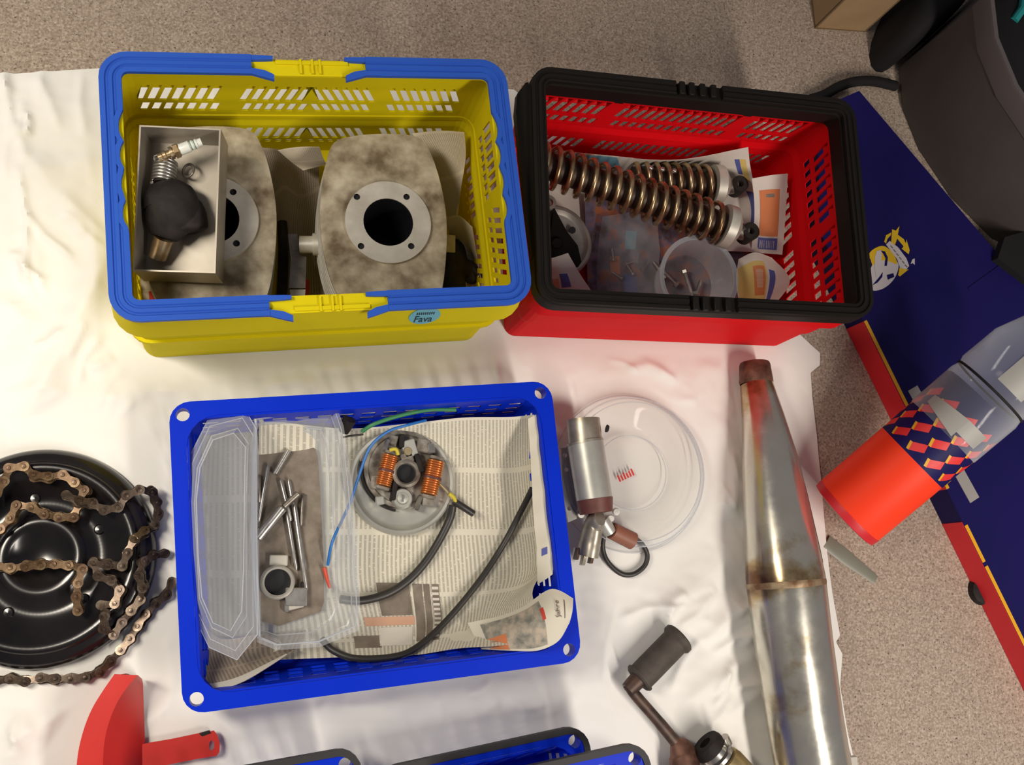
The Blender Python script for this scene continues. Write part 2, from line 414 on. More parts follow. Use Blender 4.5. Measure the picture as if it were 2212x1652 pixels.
def text_mesh(s, size):
    cu = bpy.data.curves.new('lettering', 'FONT'); cu.body = s; cu.size = size; cu.align_x = 'CENTER'; cu.align_y = 'CENTER'; cu.extrude = 0.0001
    ob = bpy.data.objects.new('lettering', cu); C.objects.link(ob)
    dg = bpy.context.evaluated_depsgraph_get(); me = bpy.data.meshes.new_from_object(ob.evaluated_get(dg))
    mb = MB(); mb.v = [v.co.copy() for v in me.vertices]; mb.f = [list(p.vertices) for p in me.polygons]
    bpy.data.objects.remove(ob); bpy.data.curves.remove(cu); bpy.data.meshes.remove(me)
    return mb
# ------------------------------------------------------------------ floor
mb = MB(); mb.box((0.4, 0.2, -0.02), (6.0, 5.0, 0.04))
link('floor', mb.mesh('floor'), 'vinyl', kind='structure')
# ------------------------------------------------------------------ white sheet on the floor
ZC = 0.004                                           # height of things standing on the sheet
def poly_len(P):
    L = [0.0]
    for a, b_ in zip(P, P[1:]): L.append(L[-1]+(b_-a).length)
    return L
def along(P, t):
    L = poly_len(P); s = t*L[-1]
    for i in range(len(P)-1):
        if s <= L[i+1] or i == len(P)-2:
            k = (s-L[i])/max(L[i+1]-L[i], 1e-9); return P[i].lerp(P[i+1], k)
Ttop = [at(*p) for p in ((-420, 190), (-100, 172), (90, 160), (215, 152), (560, 178), (900, 200), (1060, 192), (1110, 196), (1250, 330), (1500, 470), (1700, 700), (1768, 764))]
Rgt = [at(*p) for p in ((1768, 764), (1768, 790), (1748, 806), (1752, 860), (1762, 940), (1772, 1060), (1782, 1180), (1795, 1280), (1812, 1372), (1803, 1386), (1817, 1412), (1812, 1480), (1828, 1580), (1845, 1652), (1880, 1900))]
Bot = [at(-420, 1900), at(1880, 1900)]
Lft = [at(-420, 190), at(-420, 1900)]
folds = []                                            # (polyline, half width, height, sharp side)
def fold(pts, wd, h): folds.append(([at(*p) for p in pts], wd, h))
fold([(255, 520), (225, 590), (160, 720), (90, 850), (30, 960)], 0.030, 0.011)
fold([(225, 560), (120, 420), (60, 330)], 0.025, 0.004)
fold([(45, 370), (62, 480), (60, 580), (72, 650)], 0.006, 0.0035)
fold([(5, 170), (22, 230), (36, 310)], 0.006, 0.003)
fold([(82, 168), (110, 225), (132, 285)], 0.010, 0.003)
fold([(178, 160), (175, 230), (186, 300)], 0.007, 0.002)
fold([(0, 385), (120, 375), (225, 345)], 0.03, 0.004)
fold([(0, 640), (60, 700), (30, 820)], 0.02, 0.005)
fold([(90, 1475), (98, 1540), (95, 1560)], 0.004, 0.002)
fold([(172, 1475), (172, 1540)], 0.003, 0.0015)
fold([(20, 1480), (45, 1560), (40, 1652)], 0.025, 0.008)
fold([(1060, 735), (1070, 800), (1090, 880)], 0.006, 0.003)
fold([(1500, 1395), (1560, 1330), (1600, 1290)], 0.02, 0.004)
fold([(1470, 1520), (1560, 1455), (1640, 1400)], 0.018, 0.004)
fold([(1545, 1560), (1600, 1520), (1660, 1470)], 0.015, 0.0035)
fold([(1400, 1330), (1500, 1260), (1600, 1180)], 0.03, 0.004)
fold([(1560, 900), (1590, 1010), (1575, 1120)], 0.03, 0.005)
fold([(300, 1570), (360, 1500), (380, 1440)], 0.02, 0.004)
fold([(620, 1580), (760, 1560), (900, 1530)], 0.025, 0.005)
fold([(940, 1500), (960, 1560), (1010, 1600)], 0.012, 0.0035)
fold([(1000, 1560), (1100, 1540), (1240, 1510)], 0.02, 0.004)
fold([(1330, 1290), (1305, 1400), (1300, 1470), (1345, 1600)], 0.004, 0.0012)
fold([(120, 900), (230, 860), (330, 830)], 0.03, 0.004)
fold([(330, 800), (360, 860), (350, 960)], 0.03, 0.003)
fold([(1500, 780), (1560, 800), (1600, 860)], 0.02, 0.003)
flat_boxes = []                                       # things that press the sheet flat: centre, rz, w, d
CY = Vector((0.0572, 0.4127, 0)); RY = 0.1177
CB = Vector((0.1444, 0.0621, 0)); RB = 0.1083
CRD = Vector((0.4948, 0.4501, 0)); RR = 0.0258
for c_, r_, w_, d_ in ((CY, RY, 0.42, 0.28), (CB, RB, 0.433, 0.325), (CRD, RR, 0.42, 0.28)): flat_boxes.append((c_, r_, w_, d_))
flat_discs = [(at(95, 1205), 0.155), (at(1364, 1020), 0.108)]
flat_lines = [([at(1630, 780), at(1690, 1100), at(1740, 1400), at(1780, 1652), at(1800, 1900)], 0.042, 0.07), ([at(1365, 1480), at(1480, 1640), at(1480, 1900)], 0.02, 0.03), ([at(150, 1652), at(260, 1500), at(300, 1460)], 0.03, 0.06)]
flat_lines.append(([at(420, 1800), at(1460, 1790)], 0.115, 0.15))
import numpy as np
from mathutils import noise as mnoise
def dseg_np(X, Y, P):
    best = np.full(X.shape, 9.0)
    for a, b_ in zip(P, P[1:]):
        dx, dy = b_.x-a.x, b_.y-a.y; l2 = max(dx*dx+dy*dy, 1e-12)
        t = np.clip(((X-a.x)*dx+(Y-a.y)*dy)/l2, 0, 1)
        best = np.minimum(best, np.hypot(X-a.x-dx*t, Y-a.y-dy*t))
    return best
rw = random.Random(11)                                # many small creases fanning over the sheet
for cx, cy, ang, n, L in ((60, 250, 75, 7, 120), (120, 560, 55, 9, 150), (180, 820, -50, 8, 140), (60, 1540, 80, 7, 110), (240, 1330, -70, 5, 90), (330, 1100, 80, 4, 90), (1560, 1380, -42, 10, 150), (1560, 1080, 70, 7, 120), (1450, 1290, -30, 7, 130), (1400, 800, 15, 6, 110), (800, 1570, -8, 9, 150), (1120, 1530, -12, 8, 130), (700, 820, -5, 8, 150), (1640, 900, 80, 5, 100), (1500, 1560, -50, 6, 100), (420, 1600, 60, 6, 100)):
    for _ in range(n):
        x, y = cx+rw.uniform(-90, 90), cy+rw.uniform(-90, 90); a = math.radians(ang+rw.uniform(-22, 22)); l = L*rw.uniform(0.4, 1.0)/2
        c2, s2 = math.cos(a), math.sin(a); bend = rw.uniform(-14, 14)
        fold([(x-c2*l, y-s2*l), (x-s2*bend, y+c2*bend), (x+c2*l, y+s2*l)], rw.uniform(0.004, 0.012), rw.uniform(0.0014, 0.0042))
def cloth_np(X, Y):
    h = np.zeros_like(X)
    for P, wd, hh in folds:
        m_ = (X > min(p.x for p in P)-wd*3) & (X < max(p.x for p in P)+wd*3) & (Y > min(p.y for p in P)-wd*3) & (Y < max(p.y for p in P)+wd*3)
        if not m_.any(): continue
        d = dseg_np(X[m_], Y[m_], P)
        # asymmetric ridge that fades out at its ends
        a, b_ = P[0], P[-1]; t = ((X[m_]-a.x)*(b_.x-a.x)+(Y[m_]-a.y)*(b_.y-a.y))/max((b_-a).length_squared, 1e-9)
        h[m_] += 1.5*hh*np.exp(-(d/wd)**1.5*1.6)*np.clip(np.minimum(t, 1-t)*5+0.25, 0, 1)
    nz = np.array([0.0030*(mnoise.fractal(Vector((x*8, y*8, 0.3)), 1.0, 2.0, 3)+0.25)+0.0016*(mnoise.noise(Vector((x*34+y*6, y*15, 3.1)))+0.3)+0.0009*mnoise.noise(Vector((x*60, y*70, 8.1))) for x, y in zip(X, Y)])
    h = np.maximum(h+nz, 0); k = np.ones_like(X)
    for c_, r_, w_, d_ in flat_boxes:
        dx, dy = X-c_.x, Y-c_.y; lx = dx*math.cos(r_)+dy*math.sin(r_); ly = -dx*math.sin(r_)+dy*math.cos(r_)
        k = np.minimum(k, np.clip((np.maximum(np.abs(lx)-w_/2, np.abs(ly)-d_/2)-0.004)/0.03, 0, 1))
    for c_, r_ in flat_discs: k = np.minimum(k, np.clip((np.hypot(X-c_.x, Y-c_.y)-r_)/0.03, 0, 1))
    for P, a, b_ in flat_lines: k = np.minimum(k, np.clip((dseg_np(X, Y, P)-a)/(b_-a), 0, 1))
    return h*k
NU, NVv = 400, 340
mb = MB()
def arr2(P, n): return np.array([tuple(along(P, i/n))[:2] for i in range(n+1)])
PT, PB, PL, PR = arr2(Ttop, NU), arr2(Bot, NU), arr2(Lft, NVv), arr2(Rgt, NVv)
uu = np.linspace(0, 1, NU+1)[None, :, None]; vv = np.linspace(0, 1, NVv+1)[:, None, None]
XY = PT[None]*(1-vv)+PB[None]*vv+PL[:, None]*(1-uu)+PR[:, None]*uu-(PT[0]*(1-uu)*(1-vv)+PT[NU]*uu*(1-vv)+PB[0]*(1-uu)*vv+PB[NU]*uu*vv)
XX, YY = XY[..., 0].ravel(), XY[..., 1].ravel()
HH = cloth_np(XX, YY)
tp = [Vector((float(x), float(y), 0.0030+float(h))) for x, y, h in zip(XX, YY, HH)]
w_ = NU+1; n_ = len(tp); fs = []
for j in range(NVv):
    for i in range(NU): fs.append((j*w_+i, (j+1)*w_+i, (j+1)*w_+i+1, j*w_+i+1))
edge = [i for i in range(w_)]+[(r+1)*w_-1 for r in range(1, NVv+1)]+[NVv*w_+i for i in range(NU-1, -1, -1)]+[r*w_ for r in range(NVv-1, 0, -1)]
low = [Vector((tp[i].x, tp[i].y, 0.0006)) for i in edge]
for i in range(len(edge)):
    k = (i+1) % len(edge); fs.append((edge[i], edge[k], n_+k, n_+i))
mb.add(tp+low, fs)
single('bed_sheet', mb, 'cotton', 'wrinkled white cotton sheet spread on the speckled floor', 'sheet', (0, 0, 0), 60)
# ------------------------------------------------------------------ shopping baskets
def slots(groups):                                    # list of (start, count, pitch, width, shear)
    out = []
    for a, n, p, wd, sh in groups:
        for i in range(n): out.append((a+i*p, a+i*p+wd, sh))
    return out
def basket_body(w_, d_, h, r, long_groups, short_groups, rows, th=0.0020):
    mb = MB()
    def inset(z):
        k = z/h
        return 0.0125 if k < 0.36 else (0.0125-(k-0.36)/0.06*0.003 if k < 0.42 else 0.0095)
    def pt(side, u, z, t):
        o = inset(z)+t
        if side == 0: return (u, d_/2-o, z)
        if side == 1: return (-u, -d_/2+o, z)
        if side == 2: return (w_/2-o, -u, z)
        return (-w_/2+o, u, z)
    for side in range(4):
        hl = (w_/2 if side < 2 else d_/2)-r
        groups = [long_groups, [], short_groups, short_groups][side]      # the front wall is closed
        def quad(a0, a1, b0, b1, z0, z1):             # bottom a0..a1, top b0..b1
            mb.hexa([pt(side, a0, z0, 0), pt(side, a1, z0, 0), pt(side, a1, z0, th), pt(side, a0, z0, th),
                     pt(side, b0, z1, 0), pt(side, b1, z1, 0), pt(side, b1, z1, th), pt(side, b0, z1, th)])
        zs = [0.004]
        for z0, z1, _ in rows: zs += [z0, z1]
        zs.append(h-0.002)
        ex = [h*0.36, h*0.42]
        for i in range(0, len(zs)-1, 2):              # solid bands
            cuts = [zs[i]]+[e for e in ex if zs[i]+1e-4 < e < zs[i+1]-1e-4]+[zs[i+1]]
            for a, b_ in zip(cuts, cuts[1:]): quad(-hl, hl, -hl, hl, a, b_)
        for z0, z1, sc in rows:
            hs = sorted(slots(groups)); p0 = p1 = -hl
            for a, b_, sh in hs:
                s_ = sh*(z1-z0)/0.034; c_ = (a+b_)/2; hw = (b_-a)/2*sc
                quad(p0, c_-hw-s_/2, p1, c_-hw+s_/2, z0, z1)
                p0, p1 = c_+hw-s_/2, c_+hw+s_/2
            quad(p0, hl, p1, hl, z0, z1)
    zl = [0.004, h*0.36, h*0.42, h-0.002]              # rounded corner posts
    for cx, cy, a in ((1, 1, 0), (-1, 1, PI/2), (-1, -1, PI), (1, -1, 1.5*PI)):
        for q in range(4):
            t0, t1 = a+PI/2*q/4, a+PI/2*(q+1)/4
            for za, zb in zip(zl, zl[1:]):
                def cp(t, z, dd):
                    rr = r-inset(z)-dd
                    return (cx*(w_/2-r)+rr*math.cos(t), cy*(d_/2-r)+rr*math.sin(t), z)
                mb.hexa([cp(t0, za, 0), cp(t1, za, 0), cp(t1, za, th), cp(t0, za, th), cp(t0, zb, 0), cp(t1, zb, 0), cp(t1, zb, th), cp(t0, zb, th)])
    fl = rrect(w_, d_, r, 0.0125)
    mb.prism(fl, 0.0, 0.004)
    return mb
ROWS = [(0.030, 0.036, 0.8), (0.041, 0.068, 1.0), (0.106, 0.124, 1.0), (0.130, 0.164, 1.0)]
P_ = 0.0122
def mid_groups(lean_right=True):
    if lean_right: return [(-0.178, 7, P_, 0.0082, 0.010), (-0.070, 6, P_, 0.0078, 0.010), (0.006, 6, P_-0.001, 0.0074, -0.013), (0.092, 7, 0.0115, 0.0076, -0.012)]
    return [(-0.178, 7, P_, 0.0084, 0.009), (-0.074, 13, P_-0.0003, 0.0082, 0.009), (0.100, 6, P_, 0.0082, 0.009)]
# yellow basket
HY = 0.206
yb = thing('shopping_basket', 'yellow plastic shopping basket with blue folded handles', 'basket', (CY.x, CY.y, ZC), RY)
part('body', basket_body(0.42, 0.2787, HY, 0.030, mid_groups(), [(-0.092, 7, 0.0118, 0.0075, 0.004), (0.008, 7, 0.0122, 0.0060, 0.012)], ROWS), 'yellow_plastic', yb, 30)
mb = MB()
ring_sweep(mb, 0.42, 0.2787, 0.028, [(0.0025, HY-0.003), (0.0205, HY-0.003), (0.0205, HY), (0.0025, HY)])
part('rim', mb, 'yellow_plastic', yb, 30)
mb = MB()
ring_sweep(mb, 0.42, 0.2787, 0.029, [(0.0030, HY-0.001), (-0.0030, HY-0.046), (-0.0010, HY-0.046), (0.0050, HY-0.001)])
ring_sweep(mb, 0.42, 0.2787, 0.029, [(-0.0030, HY-0.046), (0.0092, HY-0.050), (0.0092, HY-0.052), (-0.0030, HY-0.048)])
ring_sweep(mb, 0.42, 0.2787, 0.029, [(0.0062, HY-0.110), (0.0062, HY-0.118), (0.0130, HY-0.118), (0.0130, HY-0.110)])
part('skirt', mb, 'yellow_plastic', yb, 30)
def u_path(w_, d_, r, sx, xm, off, nst=14, seg=6):
    # from the middle of the rear side round one end to the middle of the front side
    out = []; r2 = max(r-off, 0.001)
    for i in range(nst): out.append((sx*(xm+(w_/2-r-xm)*i/nst), d_/2-off))
    for k in range(seg+1):
        t = PI/2-PI/2*k/seg; out.append((sx*(w_/2-r+r2*math.cos(t)), d_/2-r+r2*math.sin(t)))
    ns = 40
    for i in range(1, ns): out.append((sx*(w_/2-off), (d_/2-r)-(d_-2*r)*i/ns))
    for k in range(seg+1):
        t = -PI/2*k/seg; out.append((sx*(w_/2-r+r2*math.cos(t)), -d_/2+r+r2*math.sin(t)))
    for i in range(1, nst+1): out.append((sx*(w_/2-r-(w_/2-r-xm)*i/nst), -d_/2+off))
    return out
def grip_handle(sx, xm, gy0, gy1):
    prof = [(0.0, 0.0), (0.0, 0.0055), (0.0052, 0.0055), (0.0062, 0.0036), (0.0078, 0.0036), (0.0088, 0.0052), (0.0125, 0.0052), (0.0135, 0.0034), (0.0150, 0.0034), (0.0160, 0.0050), (0.0212, 0.0048), (0.0212, 0.0)]
    cols = []
    for off, z in prof:
        pts = []
        for x, y in u_path(0.42, 0.2787, 0.028, sx, xm, off):
            if off > 0.0145 and abs(x) > 0.21-0.024 and gy0 < y < gy1:   # finger scallops on the grip
                t = (y-gy0)/(gy1-gy0)*4
                x -= -sx*(0.0050*abs(math.sin(PI*t))**0.6)*(1 if off > 0.0155 else 0.6)
            pts.append((x, y, HY+z+0.0002))
        cols.append(pts)
    mb = MB(); n = len(cols[0])
    rings = [[c[i] for c in cols] for i in range(n)]
    mb.loft(rings if sx < 0 else [list(reversed(r_)) for r_ in rings], True, True)
    for yy, fl in ((0.2787/2, -1), (-0.2787/2, 1)):   # forked ends
        y_out = yy-0.0025*(1 if yy > 0 else -1); y_in = yy-0.0185*(1 if yy > 0 else -1)
        top, bot = max(y_out, y_in), min(y_out, y_in)
        def prong(ya, yb_, hw0, hw1):
            z0, z1 = HY+0.0002, HY+0.0050; L = 0.022
            xs = [sx*(xm+0.001), sx*(xm-L*0.6), sx*(xm-L)]
            ys = [(ya-hw0, ya+hw0), ((ya+yb_)/2-hw1, (ya+yb_)/2+hw1), (yb_-hw1*0.75, yb_+hw1*0.75)]
            rg = [[(x, a, z0), (x, b_, z0), (x, b_, z1), (x, a, z1)] for x, (a, b_) in zip(xs, ys)]
            mb.loft(rg if sx > 0 else [list(reversed(q)) for q in rg], True, True)
        prong(top-0.0005, top-0.0003, 0.0028, 0.0024); prong(bot+0.0008, bot-0.0062, 0.0032, 0.0040)
    return mb
part('handle', grip_handle(-1, 0.062, -0.045, 0.075), 'blue_handle', yb, 30, label='blue handle folded flat along the rim')
part('handle', grip_handle(1, 0.056, -0.045, 0.075), 'blue_handle', yb, 30, label='blue handle folded flat along the rim')
mb = MB()                                             # hinge ribs on the rim between the handle ends
for yy in (1, -1):
    mb = MB()
    for xx in (-0.012, 0.0, 0.008): mb.box((xx, yy*0.1285, HY+0.0016), (0.0022, 0.016, 0.003))
    mb.box((0, yy*0.1330, HY+0.001), (0.075, 0.004, 0.0022))
    part('hinge_rib', mb, 'yellow_plastic', yb)
# round price sticker on the front skirt
sx0, szc = 0.0975, HY-0.0240
Ms = Matrix.Translation((sx0, -0.2787/2-0.0002, szc)) @ Matrix.Rotation(PI/2-math.atan2(0.006, 0.045), 4, 'X')
mb = MB(); mb.prism([(0.0168*math.cos(t*PI/16), 0.0215*math.sin(t*PI/16)) for t in range(32)], 0.0, 0.0006, M=Ms)
st = part('price_sticker', mb, 'sticker_blue', yb, label='round turquoise sticker printed with the word Fava')
tm = text_mesh('Fava', 0.0105)
Mt = Ms @ Matrix.Translation((-0.0005, -0.0075, 0.0009)) @ Matrix.Diagonal((1.1, 2.3, 1, 1))
tm.v = [Mt @ p for p in tm.v]; part('lettering', tm, 'ink', st, None)
mb = MB()
for i in range(9): mb.box((-0.009+i*0.0022, 0.008, 0.0007), (0.0012, 0.006, 0.0003), Ms)
part('small_print', mb, 'ink', st)
# red basket
HR = 0.188
rb = thing('shopping_basket', 'red plastic shopping basket with thick black rim and black handles', 'basket', (CRD.x, CRD.y, ZC), RR)
RROWS = [(0.022, 0.050, 1.0), (0.086, 0.102, 1.0), (0.110, 0.146, 1.0)]
part('body', basket_body(0.4155, 0.2797, HR, 0.026, mid_groups(False), [(-0.102, 7, 0.0140, 0.0085, -0.006), (0.008, 7, 0.0140, 0.0085, -0.006)], RROWS), 'red_plastic', rb, 30)
mb = MB()
ring_sweep(mb, 0.4155, 0.2797, 0.026, [(0.004, HR-0.022), (0.0022, HR-0.050), (0.0045, HR-0.050), (0.0065, HR-0.022)])
ring_sweep(mb, 0.4155, 0.2797, 0.026, [(0.0022, HR-0.050), (0.0092, HR-0.054), (0.0092, HR-0.056), (0.0022, HR-0.052)])
part('skirt', mb, 'red_plastic', rb, 30)
mb = MB()
ring_sweep(mb, 0.4155, 0.2797, 0.026, [(0.0, HR-0.020), (0.0, HR-0.001), (0.002, HR+0.001), (0.0185, HR+0.001), (0.0195, HR-0.001), (0.0165, HR-0.030), (0.0145, HR-0.030), (0.0172, HR-0.003), (0.0025, HR-0.003), (0.0025, HR-0.020)])
part('rim', mb, 'black_plastic', rb, 30, label='thick black rim')
for sx in (-1, 1):
    mb = MB(); cols = []
    for off, z in ((0.001, 0.0), (0.001, 0.006), (0.0050, 0.006), (0.006, 0.004), (0.008, 0.004), (0.009, 0.006), (0.0125, 0.006), (0.0132, 0.004), (0.0148, 0.004), (0.0155, 0.0055), (0.0175, 0.005), (0.0175, 0.0)):
        cols.append([(x, y, HR+0.0012+z) for x, y in u_path(0.4155, 0.2797, 0.026, sx, 0.030, off)])
    rings = [[c[i] for c in cols] for i in range(len(cols[0]))]
    mb.loft(rings if sx < 0 else [list(reversed(r_)) for r_ in rings], True, True)
    part('handle', mb, 'black_plastic', rb, 30)
mb = MB()                                             # carrying lip on one end, hinge blocks in the middle
mb.loft([[(-0.2078, y, HR-0.016), (-0.2078, y, HR-0.001), (-0.2078-0.016*k, y, HR-0.004), (-0.2078-0.016*k, y, HR-0.016)] for y, k in ((0.122, 0.2), (0.108, 0.8), (0.085, 0.95), (0.03, 0.7), (-0.03, 0.4), (-0.085, 0.05))], True, True)
part('carrying_lip', mb, 'black_plastic', rb, 30)
mb = MB()
for yy in (1, -1):
    for xx in (-0.022, -0.010, 0.004, 0.018):
        mb = MB(); mb.box((xx, yy*0.131, HR+0.0045), (0.007, 0.016, 0.006), None, 0.0008); part('hinge_block', mb, 'black_plastic', rb)
for xx in (-0.085, 0.085):
    mb = MB(); mb.box((xx, 0.2797/2-0.0115, HR-0.034), (0.010, 0.003, 0.010)); part('rim_notch', mb, 'black_plastic', rb)
# ------------------------------------------------------------------ blue trays
def tray_body(w_, d_, h, rim, slope, th=0.0024, ins=(0.014, 0.014)):
    mb = MB(); r = 0.022
    holes = [circ((sx*(w_/2-ins[0]), sy*(d_/2-ins[1])), 0.0072, 20) for sx in (-1, 1) for sy in (-1, 1)]
    # flat rim: outer loop with inner opening and the four corner holes
    inner = rrect(w_, d_, 0.05, rim)
    mb.prism(rrect(w_, d_, r, 0.0), h-0.003, h, [inner]+holes)
    ring_sweep(mb, w_, d_, r, [(0.0, h-0.014), (0.0, h-0.001), (0.002, h-0.001), (0.002, h-0.014)])
    for sx in (-1, 1):                                # sockets below the corner holes
        for sy in (-1, 1):
            mb.lathe([(0.0074, h-0.003), (0.0074, h-0.022), (0.0088, h-0.022), (0.0088, h-0.003)], 20, Matrix.Translation((sx*(w_/2-ins[0]), sy*(d_/2-ins[1]), 0)))
    def pt(side, u, z, t):
        o = rim+slope*(1-z/h)+t
        if side == 0: return (u, d_/2-o, z)
        if side == 1: return (-u, -d_/2+o, z)
        if side == 2: return (w_/2-o, -u, z)
        return (-w_/2+o, u, z)
    rows = [(h*0.16, h*0.30), (h*0.37, h*0.52), (h*0.59, h*0.74)]
    for side in range(4):
        hl = (w_/2 if side < 2 else d_/2)-rim-0.012
        n = int(2*hl/0.0245); pitch = 2*hl/n
        def quad(a0, a1, b0, b1, z0, z1):
            mb.hexa([pt(side, a0, z0, 0), pt(side, a1, z0, 0), pt(side, a1, z0, th), pt(side, a0, z0, th), pt(side, b0, z1, 0), pt(side, b1, z1, 0), pt(side, b1, z1, th), pt(side, b0, z1, th)])
        zs = [0.002]+[z for rw in rows for z in rw]+[h-0.001]
        for i in range(0, len(zs), 2): quad(-hl, hl, -hl, hl, zs[i], zs[i+1])
        for z0, z1 in rows:
            sh = 0.003*(z0/h-0.4); p = -hl
            for i in range(n):
                a = -hl+i*pitch+0.0045+sh; b_ = a+pitch-0.009
                quad(p, a, p, a, z0, z1); p = b_
            quad(p, hl, p, hl, z0, z1)
    for cx, cy in ((1, 1), (-1, 1), (-1, -1), (1, -1)):   # corner gussets
        a = (cx*(w_/2-rim-0.012), cy*(d_/2-rim)); b_ = (cx*(w_/2-rim), cy*(d_/2-rim-0.012))
        a2 = (cx*(w_/2-rim-0.012), cy*(d_/2-rim-slope)); b2 = (cx*(w_/2-rim-slope), cy*(d_/2-rim-0.012))
        mb.hexa([(*a2, 0.002), (*b2, 0.002), (b2[0]-cx*th, b2[1]-cy*th, 0.002), (a2[0]-cx*th, a2[1]-cy*th, 0.002), (*a, h-0.001), (*b_, h-0.001), (b_[0]-cx*th, b_[1]-cy*th, h-0.001), (a[0]-cx*th, a[1]-cy*th, h-0.001)])
    mb.prism(rrect(w_, d_, 0.03, rim+slope), 0.0, 0.003)
    return mb
bt = thing('plastic_tray', 'shallow bright blue plastic tray with corner holes, lined with newspaper', 'tray', (CB.x, CB.y, ZC), RB)
part('body', tray_body(0.4328, 0.3252, 0.071, 0.0165, 0.0105), 'blue_plastic', bt, 30)
# ------------------------------------------------------------------ in the yellow basket
ZF = ZC+0.0045                                        # inside floor of a basket
ZT = 0.128                                            # top face of the finned cylinders
RC0 = at(838, 482, ZT)                                # bore axis of the right cylinder
OUT = [(722, 308), (762, 294), (830, 289), (898, 295), (926, 322), (950, 390), (964, 470), (963, 560), (952, 636), (930, 664), (880, 674), (800, 674), (752, 660), (722, 622), (700, 550), (691, 470), (696, 400), (706, 345)]
outl = [at(a, b_, ZT)-RC0 for a, b_ in OUT]
outl = [(p.x, p.y) for p in smooth2([Vector((p.x, p.y, 0)) for p in outl], 4)]
bolts = [at(a, b_, ZT)-RC0 for a, b_ in ((770, 428), (877, 428), (779, 534), (887, 534))]
def make_cylinder(label):
    t = thing('engine_cylinder', label, 'engine part', (RC0.x, RC0.y, ZF), 0, 'finned engine cylinders in the yellow basket')
    zt = ZT-ZF
    bore = circ((0, 0), 0.0280, 36)
    mb = MB(); mb.prism(outl, zt-0.0035, zt, [bore]); part('top_fin', mb, 'alu_cast', t, 30)
    for k in range(1, 7):                             # cooling fins below
        sc = 1.0+0.0035*k
        mb = MB(); mb.prism([(x*sc, y*sc) for x, y in outl], zt-0.0035-0.0095*k, zt-0.0011-0.0095*k, [bore]); part('cooling_fin', mb, 'alu_flange', t, 30)
    mb = MB(); mb.lathe([(0.0280, 0.0), (0.037, 0.0), (0.037, zt-0.001), (0.0280, zt-0.001)], 40); part('barrel', mb, 'alu_dirty', t, 40)
    mb = MB(); mb.prism(circ((0, 0), 0.0482, 56), zt, zt+0.0042, [bore]+[circ((p.x, p.y), 0.0037, 14) for p in bolts])
    fl = part('flange', mb, 'alu_flange', t, 30)
    for p in bolts:
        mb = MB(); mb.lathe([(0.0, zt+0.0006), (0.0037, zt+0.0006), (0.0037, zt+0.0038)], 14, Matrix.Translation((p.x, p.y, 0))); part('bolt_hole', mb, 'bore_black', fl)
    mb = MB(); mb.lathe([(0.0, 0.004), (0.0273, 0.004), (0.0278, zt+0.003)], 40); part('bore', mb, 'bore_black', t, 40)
    return t
cyl1 = make_cylinder('finned aluminium engine cylinder with its round flange fully in view')
LC0 = at(459, 474, ZT)
cyl2 = dup(cyl1, Matrix.Translation((LC0.x, LC0.y, ZF)), 'finned aluminium engine cylinder partly covered by the small metal box')
# thin-walled metal box set on the left cylinder
ZB0 = ZT+0.0075
bw, bd, bh = 0.0800, 0.1500, 0.048
bc = at(387, 436, ZB0+bh)
Rbx = Matrix.Rotation(0.020, 3, 'Z') @ Matrix.Rotation(0.09, 3, 'X') @ Matrix.Rotation(-0.13, 3, 'Y')
bx = thing('metal_box', 'small open aluminium box holding ignition parts', 'box', Vector((bc.x+0.005, bc.y+0.004, ZB0+0.0090)), 0, None, Rbx)
th = 0.0016; mb = MB()
mb.box((0, 0, th/2), (bw, bd, th))
part('floor_plate', mb, 'alu_sheet', bx)
for c_, d_ in (((0, bd/2-th/2, bh/2), (bw, th, bh)), ((0, -bd/2+th/2, bh/2), (bw, th, bh)), ((bw/2-th/2, 0, bh/2), (th, bd-2*th, bh)), ((-bw/2+th/2, 0, bh/2), (th, bd-2*th, bh))):
    mb = MB(); mb.box((c_[0], c_[1], c_[2]+th/2), d_); part('side_wall', mb, 'alu_sheet', bx)
def inbox(px, py, dz):                                # point above the box floor, world
    z = ZB0+0.009+dz; p = at(px, py, z)
    M = XF[bx.name]; l = M.inverted() @ p; l.z = dz+th; return M @ l
# spark plug
p0, p1 = inbox(352, 340, 0.036), inbox(442, 312, 0.036); ax = (p1-p0).normalized(); L = (p1-p0).length
def axis_mat(o, d): return Matrix.Translation(o) @ d.to_track_quat('Z', 'Y').to_matrix().to_4x4()
sp = thing('spark_plug', 'spark plug with white ceramic insulator lying in the metal box', 'spark plug', p0, 0, None, ax.to_track_quat('Z', 'Y').to_matrix())
mb = MB(); mb.lathe([(0, -0.004), (0.0042, -0.004), (0.0042, 0.0), (0.0052, 0.001), (0.0052, 0.004), (0.0040, 0.005), (0.0040, 0.008), (0.0066, 0.0085), (0.0066, 0.0115), (0.0052, 0.012), (0.0052, 0.013)], 20); part('thread', mb, 'brass_steel', sp)
mb = MB(); mb.lathe([(0.0078, 0.013), (0.0078, 0.0175), (0.006, 0.019)], 6); mb.lathe([(0, 0.013), (0.0078, 0.013)], 6); part('hex_nut', mb, 'brass_steel', sp, 20)
mb = MB(); mb.lathe([(0.0055, 0.018), (0.0060, 0.020), (0.0060, 0.029), (0.0046, 0.030), (0.0046, 0.031), (0.0052, 0.0315), (0.0052, 0.033), (0.0044, 0.0335), (0.0044, 0.035), (0.0050, 0.0355), (0.0050, 0.0372), (0.0042, 0.038), (0.0042, 0.042), (0, 0.042)], 20); part('insulator', mb, 'ceramic', sp)
mb = MB()
for z in (0.0302, 0.0341): mb.lathe([(0.0047, z), (0.0050, z+0.0004), (0.0047, z+0.0008)], 20)
part('print_band', mb, 'green_ink', sp)
